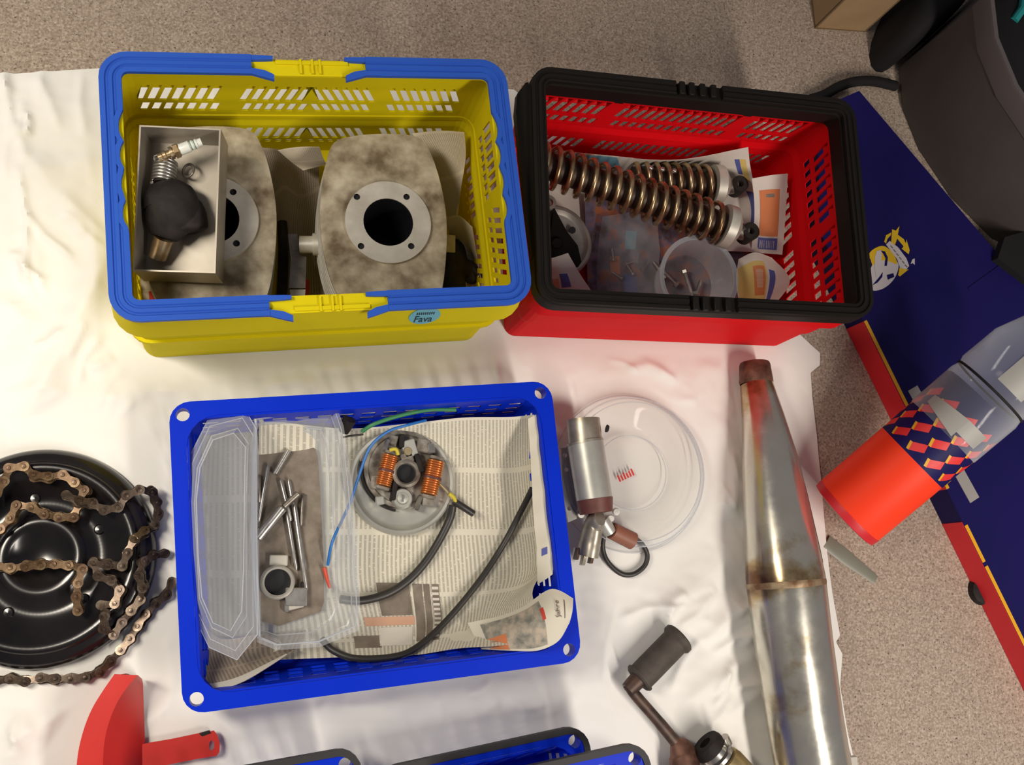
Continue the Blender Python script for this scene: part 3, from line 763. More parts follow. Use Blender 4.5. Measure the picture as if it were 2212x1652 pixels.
mb = MB(); mb.tube([(0.0036, 0, -0.004), (0.0036, 0, -0.007), (0.001, 0, -0.0085), (-0.001, 0, -0.0085)], 0.0008, 8); part('electrode', mb, 'steel', sp)
# rubber plug cap with steel spring and brass end
q0, q1, q2 = inbox(360, 352, 0.022), inbox(352, 398, 0.026), inbox(372, 450, 0.027); q3, q4 = inbox(352, 512, 0.024), inbox(336, 552, 0.014)
pc = thing('spark_plug_connector', 'black rubber spark plug connector with steel spring and brass sleeve in the metal box', 'connector', inbox(365, 450, 0.0))
mb = MB(); H = []
for i in range(150):
    t = i/149; a = 2*PI*7*t; c_ = q0.lerp(q1, t); d = (q1-q0).normalized(); s_ = d.cross(Vector((0, 0, 1))).normalized(); u_ = s_.cross(d)
    H.append(c_+s_*(0.0108*math.cos(a))+u_*(0.0108*math.sin(a)))
mb.tube(H, 0.0017, 8); part('spring', mb, 'steel', pc, 60, True)
mb = MB(); mb.cyl(q0, q1, 0.0085, 0.0095, 18); part('core', mb, 'rubber', pc, 40, True)
mb = MB(); pth = smooth2([q1, q1.lerp(q2, 0.4), q2, q2.lerp(q3, 0.55), q3], 5, False)
rr = [0.013+0.0145*math.sin(PI*min(1, max(0, (i/(len(pth)-1))))**0.9) for i in range(len(pth))]
mb.tube(pth, rr, 24, flat=0.8); part('rubber_body', mb, 'rubber', pc, 60, True)
mb = MB(); e0, e1 = inbox(396, 462, 0.022), inbox(408, 502, 0.020)
mb.tube(smooth2([q2, e0, e1], 6, False), [0.020+0.003*math.sin(PI*i/12) for i in range(12)]+[0.016], 20, flat=0.75); part('side_boot', mb, 'rubber', pc, 60, True)
mb = MB(); mb.cyl(q3, q4, 0.0100, 0.0096, 24, False); mb.cyl(q4.lerp(q3, 0.2), q4.lerp(q3, 0.25), 0.0094, 0.0094, 24); part('sleeve', mb, 'brass_steel', pc, 40, True)
mb = MB(); mb.tube([inbox(409, 372, 0.012)+Vector((0.0055*math.cos(t*PI/8), 0.007*math.sin(t*PI/8), 0.004*math.cos(t*PI/8))) for t in range(16)], 0.0014, 8, True); single('steel_clip', mb, 'steel_dark', 'small round steel clip beside the spark plug in the metal box', 'clip', inbox(409, 372, 0.006))
# newspaper stuffed around the cylinders
def paper(name, rows, m, label, nu=24, nv=24, group=None, prints=(), wobble=0.0012):
    g = G(rows); s = Sheet(g); lo = min((p for r in g for p in r), key=lambda p: p.z)
    wob = (lambda p: wobble*mnoise.noise(p*45)) if wobble else None
    mb = s.patch(0, 1, 0, 1, nu, nv, 0, 0.0003, wob=wob)
    base = sum((p for r in g for p in r), Vector())/sum(len(r) for r in g); base.z = lo.z
    o = single(name, mb, m, label, 'paper', base, 60, group)
    XF[o.name] = Matrix.Translation(base)
    for nm, u0, u1, v0, v1, pm in prints:
        k = s.patch(u0, u1, v0, v1, 10, 10, 0.0004, 0.0002, wob=wob); part(nm, k, pm, o, 60, True)
    return o
paper('newspaper', [[(560, 318, 0.060), (600, 322, 0.050), (640, 332, 0.040), (690, 330, 0.06)], [(590, 420, 0.03), (615, 400, 0.035), (650, 420, 0.03), (690, 400, 0.03)], [(600, 540, 0.02), (620, 520, 0.03), (660, 520, 0.03), (700, 540, 0.02)], [(590, 690, 0.02), (620, 690, 0.025), (660, 690, 0.02), (720, 690, 0.02)]], 'newspaper_brown', 'brownish newspaper stuffed between the two engine cylinders', prints=[('red_patch', 0.45, 0.72, 0.82, 0.97, 'print_red')])
paper('newspaper', [[(600, 325, 0.09), (640, 318, 0.10), (690, 318, 0.10)], [(630, 350, 0.075), (660, 350, 0.08), (700, 345, 0.08)], [(655, 368, 0.07), (680, 362, 0.07), (705, 355, 0.07)]], 'newspaper_cream', 'curled newspaper edge behind the two engine cylinders', 14, 14)
paper('newspaper', [[(890, 288, 0.085), (950, 282, 0.10), (1003, 285, 0.10)], [(940, 360, 0.07), (975, 350, 0.085), (1006, 340, 0.09)], [(960, 430, 0.05), (985, 420, 0.065), (995, 410, 0.075)], [(972, 520, 0.03), (985, 480, 0.05), (990, 462, 0.05)]], 'newspaper_cream', 'crumpled newspaper corner standing behind the right engine cylinder', 20, 20)
paper('newspaper', [[(962, 470, 0.06), (990, 466, 0.075), (1020, 490, 0.075)], [(975, 520, 0.03), (1005, 520, 0.05), (1030, 550, 0.055)], [(985, 570, 0.02), (1020, 560, 0.035), (1036, 590, 0.045)], [(1000, 650, 0.02), (1030, 640, 0.03), (1045, 625, 0.04)]], 'newspaper_cream', 'twisted newspaper scrap along the slotted end wall of the yellow basket', 20, 20, prints=[('red_patch', 0.25, 0.7, 0.68, 0.9, 'print_pink')])
paper('newspaper', [[(302, 598, 0.10), (325, 598, 0.105), (348, 606, 0.10)], [(305, 630, 0.085), (335, 632, 0.095), (357, 640, 0.09)], [(310, 680, 0.07), (335, 680, 0.075), (365, 680, 0.07)]], 'newspaper_cream', 'pale paper scrap with a red mark below the metal box corner', 14, 14, prints=[('red_mark', 0.30, 0.62, 0.48, 0.72, 'print_red')])
# linkage between the cylinders
lk = thing('clutch_lever', 'grey steel lever with pale roller between the engine cylinders', 'lever', at(638, 570, ZF+0.03))
mb = MB(); mb.cyl(at(648, 528, 0.075), at(685, 528, 0.078), 0.010, 0.010, 20); mb.cyl(at(676, 528, 0.078), at(690, 528, 0.079), 0.013, 0.013, 20); part('roller', mb, 'collar_grey', lk, 40, True)
def slab(pts, z0, z1): 
    mb = MB(); a = [at(x, y, z1) for x, y in pts]; mb.prism([(p.x, p.y) for p in a], z0, z1); return mb
part('arm', slab([(622, 505), (642, 505), (648, 552), (662, 555), (660, 622), (624, 622), (628, 560)], 0.055, 0.066), 'steel_dark', lk, 30, True)
part('clamp', slab([(626, 625), (660, 625), (658, 648), (628, 648)], 0.055, 0.063), 'collar_grey', lk, 30, True)
mb = MB(); mb.tube(smooth2([at(610, 480, 0.03), at(612, 560, 0.035), at(606, 680, 0.03)], 6, False), 0.006, 10); single('rubber_hose', mb, 'rubber', 'black rubber hose lying beside the grey lever', 'hose', at(612, 560, 0.024))
# carburettor flange at the right of the basket
cb = thing('rubber_boot', 'black rubber intake boot wedged beside the right engine cylinder', 'boot', at(985, 600, ZF))
mb = MB(); mb.tube(smooth2([at(978, 530, 0.03), at(976, 575, 0.042), at(973, 635, 0.046), at(970, 672, 0.042)], 5, False), [0.013, 0.015, 0.017, 0.018, 0.019, 0.019, 0.018, 0.017, 0.018, 0.019, 0.019, 0.018, 0.017, 0.017, 0.016, 0.015], 20); part('boot_body', mb, 'rubber', cb, 50, True)
mb = MB(); mb.tube(smooth2([at(990, 575, 0.045), at(1015, 585, 0.040), at(1022, 596, 0.03)], 5, False), 0.012, 16); part('side_branch', mb, 'rubber', cb, 50, True)
mb = MB(); mb.box((0, 0, 0), (0.012, 0.022, 0.006), Matrix.Translation(at(972, 528, 0.055))); part('brass_fitting', mb, 'brass_old', cb, 30, True)
# ------------------------------------------------------------------ in the red basket
def shock(label, A, B, rc, ncoil, wire, grp):
    # A, B: ends of the coil (world); collar, rod and eye continue past B
    d = (B-A).normalized(); L = (B-A).length
    t = thing('shock_absorber', label, 'shock absorber', Vector((A.x, A.y, A.z)), 0, grp, d.to_track_quat('Z', 'Y').to_matrix())
    mb = MB(); mb.tube([(rc*math.cos(2*PI*ncoil*i/(ncoil*22)), rc*math.sin(2*PI*ncoil*i/(ncoil*22)), L*i/(ncoil*22)) for i in range(ncoil*22+1)], wire, 8); part('coil_spring', mb, 'spring_steel', t, 60)
    mb = MB(); mb.lathe([(0, 0), (rc*0.68, 0), (rc*0.68, L), (0, L)], 24); part('damper', mb, 'damper_dark', t, 40)
    mb = MB(); mb.lathe([(0.0, L), (rc+wire, L), (rc+wire, L+0.012), (rc*0.8, L+0.018), (rc*0.55, L+0.022), (0, L+0.022)], 28); part('collar', mb, 'collar_grey', t, 30)
    mb = MB(); mb.lathe([(rc*0.5, L+0.02), (rc*0.42, L+0.034), (0, L+0.034)], 20); part('rod', mb, 'steel_dark', t, 30)
    mb = MB(); Me = Matrix.Translation((0, 0, L+0.036)) @ Matrix.Rotation(PI/2, 4, 'X'); mb.lathe([(0.0045, -0.011), (0.0115, -0.011), (0.0115, 0.011), (0.0045, 0.011), (0.0045, -0.011)], 24, Me); part('eye', mb, 'rubber', t, 40)
    return t
GS = 'shock absorbers in the red basket'
s1 = shock('longer rusty coil spring shock absorber reaching under the basket rim', at(1165, 352, 0.102), at(1560, 486, 0.094), 0.0245, 16, 0.0032, GS)
s2 = shock('shorter coil spring shock absorber lying behind on the white flyer', at(1362, 386, 0.046), at(1538, 399, 0.050), 0.0235, 8, 0.0032, GS)
for k, px in enumerate((1406, 1431, 1457)):
    mb = MB(); p = at(px, 363+3*k, 0.0735); mb.lathe([(0, 0.003), (0.0016, 0.0026), (0.003, 0.0014), (0.0034, 0), (0, -0.001)], 14, Matrix.Translation(p)); part('rivet', mb, 'steel', s2, 50, True)
# engine side cover under the rim
cv = thing('side_cover', 'round aluminium engine cover with black plastic insert in the red basket', 'engine cover', at(1210, 520, ZF))
co = at(1205, 520, 0.05)
Mc = Matrix.Translation(co) @ Matrix.Rotation(0.12, 4, 'Y')
mb = MB(); mb.lathe([(0, 0), (0.034, 0), (0.036, 0.001), (0.040, 0.0045), (0.0435, 0.0045), (0.0465, 0.001), (0.0475, -0.010), (0.0475, -0.030), (0, -0.030)], 64, Mc); part('disc', mb, 'cover_alu', cv, 30, True)
mb = MB(); mb.lathe([(0.0055, 0), (0.0095, 0), (0.0095, 0.006), (0.0055, 0.006), (0.0055, 0)], 24, Matrix.Translation(at(1183, 440, 0.058))); part('lug', mb, 'cover_alu', cv, 30, True)
mb = MB(); a = [at(x, y, 0.058) for x, y in ((1180, 452), (1198, 450), (1225, 500), (1248, 530), (1256, 566), (1250, 575), (1180, 575))]; mb.prism([(p.x, p.y) for p in a], 0.0525, 0.058); part('black_insert', mb, 'black_plastic', cv, 30, True)
mb = MB(); mb.cyl(at(1203, 525, 0.0582), at(1203, 525, 0.064), 0.008, 0.006, 18); mb.tube([at(1195, 460, 0.0585), at(1190, 510, 0.0605)], 0.0012, 6); part('boss', mb, 'black_plastic', cv, 40, True)
mb = MB(); mb.cyl(at(1236, 497, 0.0545), at(1236, 497, 0.0552), 0.0045, 0.0045, 16); part('stain_hole', mb, 'bore_black', cv, 30, True)
# flyers
paper('flyer', [[(1150, 318, 0.085), (1300, 335, 0.080), (1460, 345, 0.075), (1616, 318, 0.095)], [(1150, 380, 0.03), (1320, 400, 0.025), (1480, 360, 0.030), (1625, 380, 0.055)], [(1180, 440, 0.02), (1340, 450, 0.018), (1520, 440, 0.020), (1650, 450, 0.045)], [(1200, 530, 0.018), (1360, 540, 0.018), (1520, 540, 0.022), (1636, 545, 0.045)]], 'white_paper', 'large white flyer with blue stripe under the shock absorbers', 40, 30, 'flyers in the red basket',
      [('sky_blue_area', 0.18, 0.40, 0.02, 0.16, 'print_sky'), ('pink_area', 0.0, 0.30, 0.0, 0.02, 'print_pink'), ('blue_stripe', 0.90, 0.945, 0.52, 0.86, 'print_blue'), ('blue_stripe', 0.905, 0.93, 0.16, 0.34, 'print_blue'), ('yellow_print', 0.93, 0.97, 0.16, 0.40, 'print_yellow')])
paper('flyer', [[(1625, 385, 0.078), (1665, 378, 0.080), (1702, 375, 0.080)], [(1630, 460, 0.062), (1665, 462, 0.064), (1697, 462, 0.066)], [(1622, 545, 0.040), (1660, 548, 0.044), (1690, 550, 0.05)]], 'white_paper', 'white flyer with a large orange panel by the red end wall', 16, 20, 'flyers in the red basket',
      [('orange_panel', 0.20, 0.74, 0.22, 0.75, 'print_orange'), ('grey_caption', 0.36, 0.60, 0.27, 0.31, 'print_grey'), ('blue_frame', 0.2, 0.74, 0.77, 0.92, 'print_blue'), ('grey_text', 0.24, 0.66, 0.80, 0.90, 'print_pale')])
paper('flyer', [[(1595, 560, 0.050), (1630, 545, 0.062), (1668, 556, 0.062)], [(1590, 610, 0.040), (1640, 590, 0.064), (1706, 606, 0.060)], [(1600, 665, 0.030), (1640, 662, 0.042), (1672, 660, 0.046)]], 'white_paper', 'crumpled flyer with yellow food picture beside the clear cup', 20, 20, 'flyers in the red basket',
      [('food_picture', 0.05, 0.62, 0.25, 0.95, 'print_yellow'), ('orange_swirl', 0.40, 0.60, 0.35, 0.80, 'print_orange'), ('pink_slice', 0.45, 0.56, 0.42, 0.70, 'print_pink'), ('blue_edge', 0.66, 0.74, 0.4, 0.95, 'print_blue')])
paper('flyer', [[(1165, 562, 0.088), (1196, 556, 0.094), (1227, 546, 0.092)], [(1165, 600, 0.078), (1215, 595, 0.090), (1255, 595, 0.082)], [(1165, 660, 0.062), (1225, 655, 0.070), (1290, 645, 0.066)]], 'white_paper', 'pinkish flyer folded over the engine cover', 16, 16, 'flyers in the red basket',
      [('purple_label', 0.44, 0.62, 0.46, 0.70, 'print_blue'), ('red_corner', 0.05, 0.50, 0.80, 0.98, 'print_red'), ('orange_corner', 0.02, 0.4, 0.55, 0.78, 'print_pink')])
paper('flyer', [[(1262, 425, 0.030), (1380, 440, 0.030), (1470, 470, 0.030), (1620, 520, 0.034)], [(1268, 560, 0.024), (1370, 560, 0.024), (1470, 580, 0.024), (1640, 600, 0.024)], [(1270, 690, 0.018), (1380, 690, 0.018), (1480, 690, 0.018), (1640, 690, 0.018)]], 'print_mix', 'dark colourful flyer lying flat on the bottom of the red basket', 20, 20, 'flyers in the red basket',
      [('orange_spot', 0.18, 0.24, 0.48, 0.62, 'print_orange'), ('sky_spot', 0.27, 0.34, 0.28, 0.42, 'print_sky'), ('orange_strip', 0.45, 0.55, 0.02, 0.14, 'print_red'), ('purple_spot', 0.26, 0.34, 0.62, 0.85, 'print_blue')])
# clear bag of small parts
mb = Sheet(G([[(1300, 470, 0.037), (1360, 460, 0.041), (1420, 470, 0.037)], [(1290, 560, 0.035), (1360, 550, 0.048), (1425, 560, 0.036)], [(1290, 660, 0.031), (1360, 660, 0.040), (1420, 660, 0.031)]])).patch(0, 1, 0, 1, 26, 26, 0, 0.0004, wob=lambda p: 0.004*mnoise.noise(p*60))
single('plastic_bag', mb, 'bag_plastic', 'crinkled clear plastic bag of screws between engine cover and cup', 'bag', at(1360, 560, 0.025), 60)
for i, (x, y, a) in enumerate(((1352, 570, 0.4), (1375, 566, 1.3), (1366, 590, 2.2), (1388, 582, 0.9), (1340, 600, 2.6), (1325, 560, 1.7))):
    t = thing('screw', 'small steel screw inside the clear plastic bag', 'screw', at(x, y, 0.0290), a, 'screws in the plastic bag')
    Mh = Matrix.Rotation(PI/2, 4, 'Y')
    mb = MB(); mb.lathe([(0, 0), (0.0018, 0), (0.0018, 0.014), (0, 0.014)], 10, Mh); part('shank', mb, 'steel', t)
    mb = MB(); mb.lathe([(0, -0.0026), (0.0036, -0.0022), (0.0036, 0.0), (0, 0)], 12, Mh); part('head', mb, 'steel', t)
# clear cup with bolts
cc = at(1512, 588, 0.075)
cup = thing('plastic_cup', 'round clear plastic cup holding a few bolts in the red basket', 'cup', Vector((cc.x-0.003, cc.y-0.003, 0.028)))
Mk = Matrix.Rotation(0.10, 4, 'X')
mb = MB(); mb.lathe([(0, 0.0015), (0.040, 0.0015), (0.048, 0.050), (0.0495, 0.0505), (0.0495, 0.0495), (0.0488, 0.049), (0.0408, 0), (0, 0)], 48, Mk); part('cup_body', mb, 'cup_plastic', cup, 40)
mb = MB(); mb.lathe([(0.0482, 0.0490), (0.0535, 0.0500), (0.0540, 0.0515), (0.0482, 0.0520), (0.0482, 0.0490)], 48, Mk); part('cup_rim', mb, 'hazy_plastic', cup, 40)
for i, (x, y, a, L) in enumerate(((1432, 596, 2.2, 0.022), (1458, 612, 2.4, 0.024), (1480, 590, -1.3, 0.042), (1470, 640, 0.3, 0.020), (1505, 632, 1.2, 0.018))):
    t = thing('bolt', ['short steel bolt touching the cup wall nearest the engine cover', 'short steel bolt beside the one at the cup wall', 'longest steel bolt in the clear cup', 'steel bolt at the front of the clear cup', 'shortest steel bolt in the clear cup'][i], 'bolt', at(x, y, 0.040), a, 'bolts in the clear cup')
    Mh = Matrix.Rotation(PI/2, 4, 'Y')
    mb = MB(); mb.lathe([(0, 0), (0.0025, 0), (0.0025, L), (0, L)], 10, Mh); part('shank', mb, 'steel', t)
    mb = MB(); mb.lathe([(0, -0.004), (0.0048, -0.004), (0.0048, 0), (0, 0)], 6, Mh); part('head', mb, 'steel', t, 20)
# ------------------------------------------------------------------ in the blue tray
ZTR = ZC+0.0035
# newspaper lining
s_main = Sheet(G([[(560, 905, 0.050), (740, 925, 0.022), (880, 915, 0.030), (1000, 902, 0.040), (1110, 900, 0.050), (1168, 893, 0.066)],
                  [(560, 1000, 0.012), (740, 1000, 0.010), (880, 1000, 0.010), (1000, 1000, 0.011), (1110, 1000, 0.014), (1172, 985, 0.060)],
                  [(570, 1120, 0.012), (740, 1120, 0.010), (880, 1120, 0.010), (1000, 1120, 0.011), (1120, 1120, 0.014), (1182, 1110, 0.060)],
                  [(580, 1250, 0.012), (740, 1250, 0.010), (880, 1250, 0.010), (1010, 1250, 0.011), (1130, 1240, 0.016), (1188, 1200, 0.060)],
                  [(590, 1360, 0.014), (760, 1350, 0.012), (890, 1345, 0.013), (1010, 1340, 0.018), (1090, 1320, 0.035), (1150, 1282, 0.060)],
                  [(590, 1425, 0.030), (770, 1418, 0.030), (890, 1415, 0.032), (990, 1400, 0.045), (1100, 1390, 0.070), (1190, 1350, 0.088)]]))
wobn = lambda p: 0.0010*mnoise.noise(p*30)+0.0016*mnoise.noise(Vector((p.x*10, p.y*24, 1)))*max(0, min(1, (p.x-0.31)/0.05))
base = at(880, 1150, ZTR+0.003)
np_ = single('newspaper', s_main.patch(0, 1, 0, 1, 70, 60, 0, 0.0003, wob=wobn), 'newspaper', 'printed newspaper spread over the floor of the blue tray', 'newspaper', base, 60)
XF[np_.name] = Matrix.Translation(base)
for nm, u0, u1, v0, v1, pm in (('headline_band', 0.415, 0.445, 0.62, 0.90, 'print_grey'), ('headline_band', 0.450, 0.470, 0.62, 0.90, 'print_grey'), ('headline_band', 0.478, 0.500, 0.62, 0.90, 'print_grey'),
                               ('photo', 0.30, 0.405, 0.615, 0.76, 'print_grey'), ('photo', 0.24, 0.41, 0.765, 0.81, 'print_pink'), ('pale_picture', 0.28, 0.40, 0.82, 0.92, 'print_pale'), ('dark_bar', 0.20, 0.285, 0.86, 0.93, 'print_grey'),
                               ('photo', 0.73, 0.93, 0.84, 0.965, 'photo_print'), ('orange_spot', 0.735, 0.77, 0.90, 0.965, 'print_orange'), ('red_mark', 0.885, 0.897, 0.885, 0.92, 'print_red')):
    part(nm, s_main.patch(u0, u1, v0, v1, 12, 12, 0.0006, 0.0002, wob=wobn), pm, np_, 60, True)
mb = MB()                                             # light strokes of the headline
for i in range(11):
    v = 0.63+i*0.024
    s_main.patch(0.476, 0.498, v, v+0.012, 2, 2, 0.0009, 0.0001, mb, wob=wobn)
mb.uv = None
part('headline_strokes', mb, 'print_pale', np_, 60, True, kind='stuff')
# curled corner of the sheet folded back over the rim, seen from its plain side
cc_grid = [[(1010, 1345, 0.030), (1080, 1330, 0.050), (1130, 1310, 0.072), (1190, 1272, 0.092), (1238, 1292, 0.096)], [(1030, 1385, 0.040), (1090, 1365, 0.065), (1150, 1345, 0.090), (1200, 1320, 0.103), (1236, 1320, 0.102)], [(1040, 1402, 0.046), (1100, 1405, 0.070), (1160, 1405, 0.088), (1205, 1385, 0.096), (1230, 1345, 0.098)]]
curl = paper('newspaper', cc_grid, 'paper_margin', 'curled newspaper corner bent up over the rim of the blue tray', 30, 20,
      prints=[('photo', 0.10, 0.62, 0.15, 0.92, 'photo_print'), ('orange_spot', 0.10, 0.26, 0.55, 0.95, 'print_orange'), ('text_lines', 0.86, 0.872, 0.25, 0.66, 'print_grey'), ('red_mark', 0.60, 0.635, 0.32, 0.55, 'print_red')])
tm = text_mesh('Jahre', 1.0); sc_ = Sheet(G(cc_grid)); nv = []
for p in tm.v: nv.append(sc_(0.775-p.y*0.075, 0.45-p.x*0.155)+Vector((0, 0, 0.0012 + (0.0003 if p.z > 0 else 0))))
tm.v = nv; part('lettering', tm, 'print_grey', curl, None, True)
paper('newspaper', [[(1140, 905, 0.064), (1158, 895, 0.068), (1172, 892, 0.068)], [(1146, 1000, 0.060), (1166, 985, 0.066), (1180, 985, 0.068)], [(1152, 1110, 0.060), (1174, 1100, 0.066), (1192, 1100, 0.068)], [(1160, 1200, 0.060), (1182, 1190, 0.066), (1198, 1190, 0.068)], [(1160, 1262, 0.060), (1180, 1250, 0.066), (1194, 1240, 0.068)]], 'paper_margin', 'wavy blank newspaper margin along the side wall of the blue tray', 10, 60, wobble=0.004, prints=[('blue_mark', 0.25, 0.5, 0.72, 0.77, 'print_blue')])
paper('newspaper', [[(412, 1330, 0.050), (440, 1350, 0.030), (480, 1380, 0.020), (560, 1370, 0.016), (660, 1360, 0.016)], [(416, 1410, 0.055), (440, 1420, 0.026), (490, 1420, 0.020), (560, 1410, 0.020), (640, 1400, 0.030)], [(418, 1488, 0.064), (460, 1492, 0.060), (520, 1475, 0.058), (580, 1440, 0.055), (640, 1400, 0.046)]], 'newspaper_brown', 'dark newspaper fold with pale edge in the corner under the clear clamshell', 24, 20, prints=[('pale_margin', 0.0, 0.07, 0.0, 1.0, 'print_pale'), ('pale_margin', 0.0, 0.9, 0.86, 1.0, 'print_pale')])
paper('newspaper', [[(440, 940, 0.014), (500, 935, 0.012), (575, 930, 0.0125)], [(425, 1150, 0.012), (500, 1150, 0.010), (575, 1150, 0.0115)], [(440, 1370, 0.012), (500, 1375, 0.011), (580, 1370, 0.0130)]], 'newspaper_grey', 'grey newspaper page under the clear clamshell lid', 12, 20)
# clear clamshell pack: base with loose parts, lid folded open on the left
cs = thing('clamshell_pack', 'clear plastic clamshell pack opened flat, steel parts in one half', 'pack', at(580, 1150, ZTR+0.004))
def octo(pts, n=1): return [at(*p) for p in pts]
b_rim = octo([(552, 905, 0.062), (640, 893, 0.062), (724, 888, 0.062), (738, 930, 0.060), (752, 1050, 0.058), (764, 1190, 0.056), (771, 1320, 0.054), (768, 1352, 0.054), (690, 1385, 0.052), (600, 1392, 0.050), (560, 1375, 0.052), (553, 1150, 0.060)])
b_flo = octo([(560, 955, 0.016), (640, 945, 0.016), (676, 958, 0.016), (686, 985, 0.016), (690, 1050, 0.016), (698, 1190, 0.016), (702, 1290, 0.016), (690, 1325, 0.016), (660, 1345, 0.016), (600, 1350, 0.016), (565, 1340, 0.016), (558, 1150, 0.016)])
def mix(A, B, t, out=0.0):
    c = sum(A, Vector())/len(A); R = []
    for a, b_ in zip(A, B):
        p = a.lerp(b_, t); d = Vector((p.x-c.x, p.y-c.y, 0)).normalized(); R.append(p+d*out)
    return R
mb = MB()
rings = [b_flo, mix(b_flo, b_rim, 0.3, 0.001), mix(b_flo, b_rim, 0.33, 0.004), mix(b_flo, b_rim, 0.7, 0.003), mix(b_flo, b_rim, 0.74, 0.006), mix(b_flo, b_rim, 0.95, 0.0), b_rim, mix(b_flo, b_rim, 1.0, 0.006)]
mb.loft(rings, True, False); mb.f.append(list(range(len(b_flo))))
part('base', mb, 'hazy_plastic', cs, 25, True)
mb = MB()
for r_ in (rings[2], rings[4], rings[6]): mb.tube(r_, 0.0007, 6, True)
part('base_rib', mb, 'rib_plastic', cs, 60, True)
l_rim = octo([(553, 925, 0.066), (530, 886, 0.070), (450, 905, 0.066), (408, 990, 0.064), (396, 1080, 0.062), (402, 1200, 0.062), (414, 1320, 0.060), (452, 1398, 0.060), (512, 1425, 0.062), (556, 1370, 0.060), (555, 1250, 0.064), (553, 1080, 0.066)])
l_top = octo([(530, 965, 0.090), (505, 935, 0.092), (460, 950, 0.090), (432, 1010, 0.088), (424, 1080, 0.086), (428, 1200, 0.086), (436, 1290, 0.084), (460, 1345, 0.084), (498, 1362, 0.086), (522, 1320, 0.086), (526, 1230, 0.088), (528, 1080, 0.090)])
mb = MB()
lr = [mix(l_top, l_rim, 1.0, 0.0), mix(l_top, l_rim, 0.82, -0.001), mix(l_top, l_rim, 0.78, -0.003), mix(l_top, l_rim, 0.45, -0.002), mix(l_top, l_rim, 0.40, -0.005), l_top]
mb.loft(lr, True, False); mb.f.append([len(mb.v)-len(l_top)+i for i in range(len(l_top))])
part('lid', mb, 'hazy_plastic', cs, 25, True)
mb = MB()
for r_ in (lr[0], lr[2], lr[4], lr[5]): mb.tube(r_, 0.0007, 6, True)
part('lid_rib', mb, 'rib_plastic', cs, 60, True)
mb = MB(); mb.tube([b_rim[0], b_rim[11], l_rim[10], b_rim[10]], 0.0017, 8); part('hinge', mb, 'rib_plastic', cs, 60, True)
# loose parts in the base
def pin(a, b_, r, m, label, name='steel_pin', z=0.021, grp='steel pins in the clamshell', z2=None):
    p, q = at(*a, z), at(*b_, z if z2 is None else z2)
    mb = MB(); mb.tube([p, p.lerp(q, 0.04), p.lerp(q, 0.96), q], [r*0.6, r, r, r*0.6], 12)
    o = single(name, mb, m, label, 'pin', Vector((p.x, p.y, z-r)), 40); o['group'] = grp; return o
pin((580, 1005), (556, 1140), 0.0024, 'steel', 'thin bright steel pin nearest the hinge of the clamshell')
pin((624, 972), (593, 1025), 0.0034, 'steel', 'short slanted steel pin at the far end of the clamshell')
pin((606, 1035), (628, 1125), 0.0024, 'steel', 'steel pin in the middle of the clamshell above the thick rod')
pin((623, 1035), (660, 1230), 0.0024, 'steel', 'long steel pin crossing under the thick rod', z=0.0205)
pin((636, 1090), (662, 1275), 0.0028, 'steel', 'long steel pin ending by the small square block', z=0.0225)
pin((655, 1065), (650, 1135), 0.0020, 'steel_dark', 'thin dark pin near the textured clamshell side')
pin((620, 1108), (640, 1230), 0.0024, 'steel', 'steel pin lying beside the round bearing ring', z=0.0215)
pin((556, 1165), (612, 1095), 0.0052, 'steel', 'thick slanted steel rod end pointing at the hinge', 'steel_rod', 0.030)
pin((612, 1095), (645, 1065), 0.0036, 'steel_dark', 'dark steel rod continuing from the thick rod', 'steel_rod', 0.030)
pin((560, 1025), (560, 1085), 0.0020, 'steel_dark', 'dark pin half hidden behind the clamshell hinge')
bo = at(600, 1257, 0.028)
br = thing('bearing_ring', 'round steel bearing ring with dark bore in the clamshell', 'bearing', Vector((bo.x, bo.y, 0.0165)))
mb = MB(); mb.lathe([(0.0145, 0), (0.019, 0), (0.0195, 0.002), (0.0185, 0.012), (0.0165, 0.014), (0.0145, 0.012), (0.0145, 0)], 40); part('ring', mb, 'collar_grey', br, 40)
mb = MB(); mb.lathe([(0, 0.001), (0.0145, 0.001)], 40); part('bore_disc', mb, 'bore_black', br)
mb = MB(); mb.box((0.021, -0.016, 0.005), (0.024, 0.020, 0.010), None, 0.001); part('lug', mb, 'steel', br)
mb = MB(); mb.box((0.0, 0.024, 0.004), (0.020, 0.012, 0.008), None, 0.001); part('lug', mb, 'collar_grey', br)
mb = MB(); mb.box((0, 0, 0.004), (0.005, 0.010, 0.008), Matrix.Translation(at(618, 1312, 0.0165)), 0.001); single('steel_block', mb, 'steel', 'tiny bright steel block below the bearing ring', 'block', at(618, 1312, 0.0165))
mb = MB(); mb.box((0, 0, 0.003), (0.018, 0.007, 0.006), Matrix.Translation(at(638, 1308, 0.0165)) @ Matrix.Rotation(0.25, 4, 'Z'), 0.001); single('steel_block', mb, 'collar_grey', 'flat grey steel block beside the tiny bright one', 'block', at(638, 1308, 0.0165))
mb = MB(); mb.box((0, 0, 0.004), (0.008, 0.016, 0.008), Matrix.Translation(at(656, 1272, 0.0165)), 0.001); single('steel_block', mb, 'rubber', 'black square block beside the bearing ring', 'block', at(656, 1272, 0.0165))
mb = MB()                                             # brown liner card under the parts
mb.prism([(p.x, p.y) for p in octo([(558, 950, 0.016), (640, 938, 0.016), (688, 975, 0.016), (698, 1190, 0.016), (700, 1318, 0.016), (600, 1352, 0.016), (562, 1342, 0.016)])], 0.0161, 0.0165)
single('liner_card', mb, 'print_grey', 'dark brown liner card on the bottom of the clamshell', 'card', at(620, 1150, 0.016))
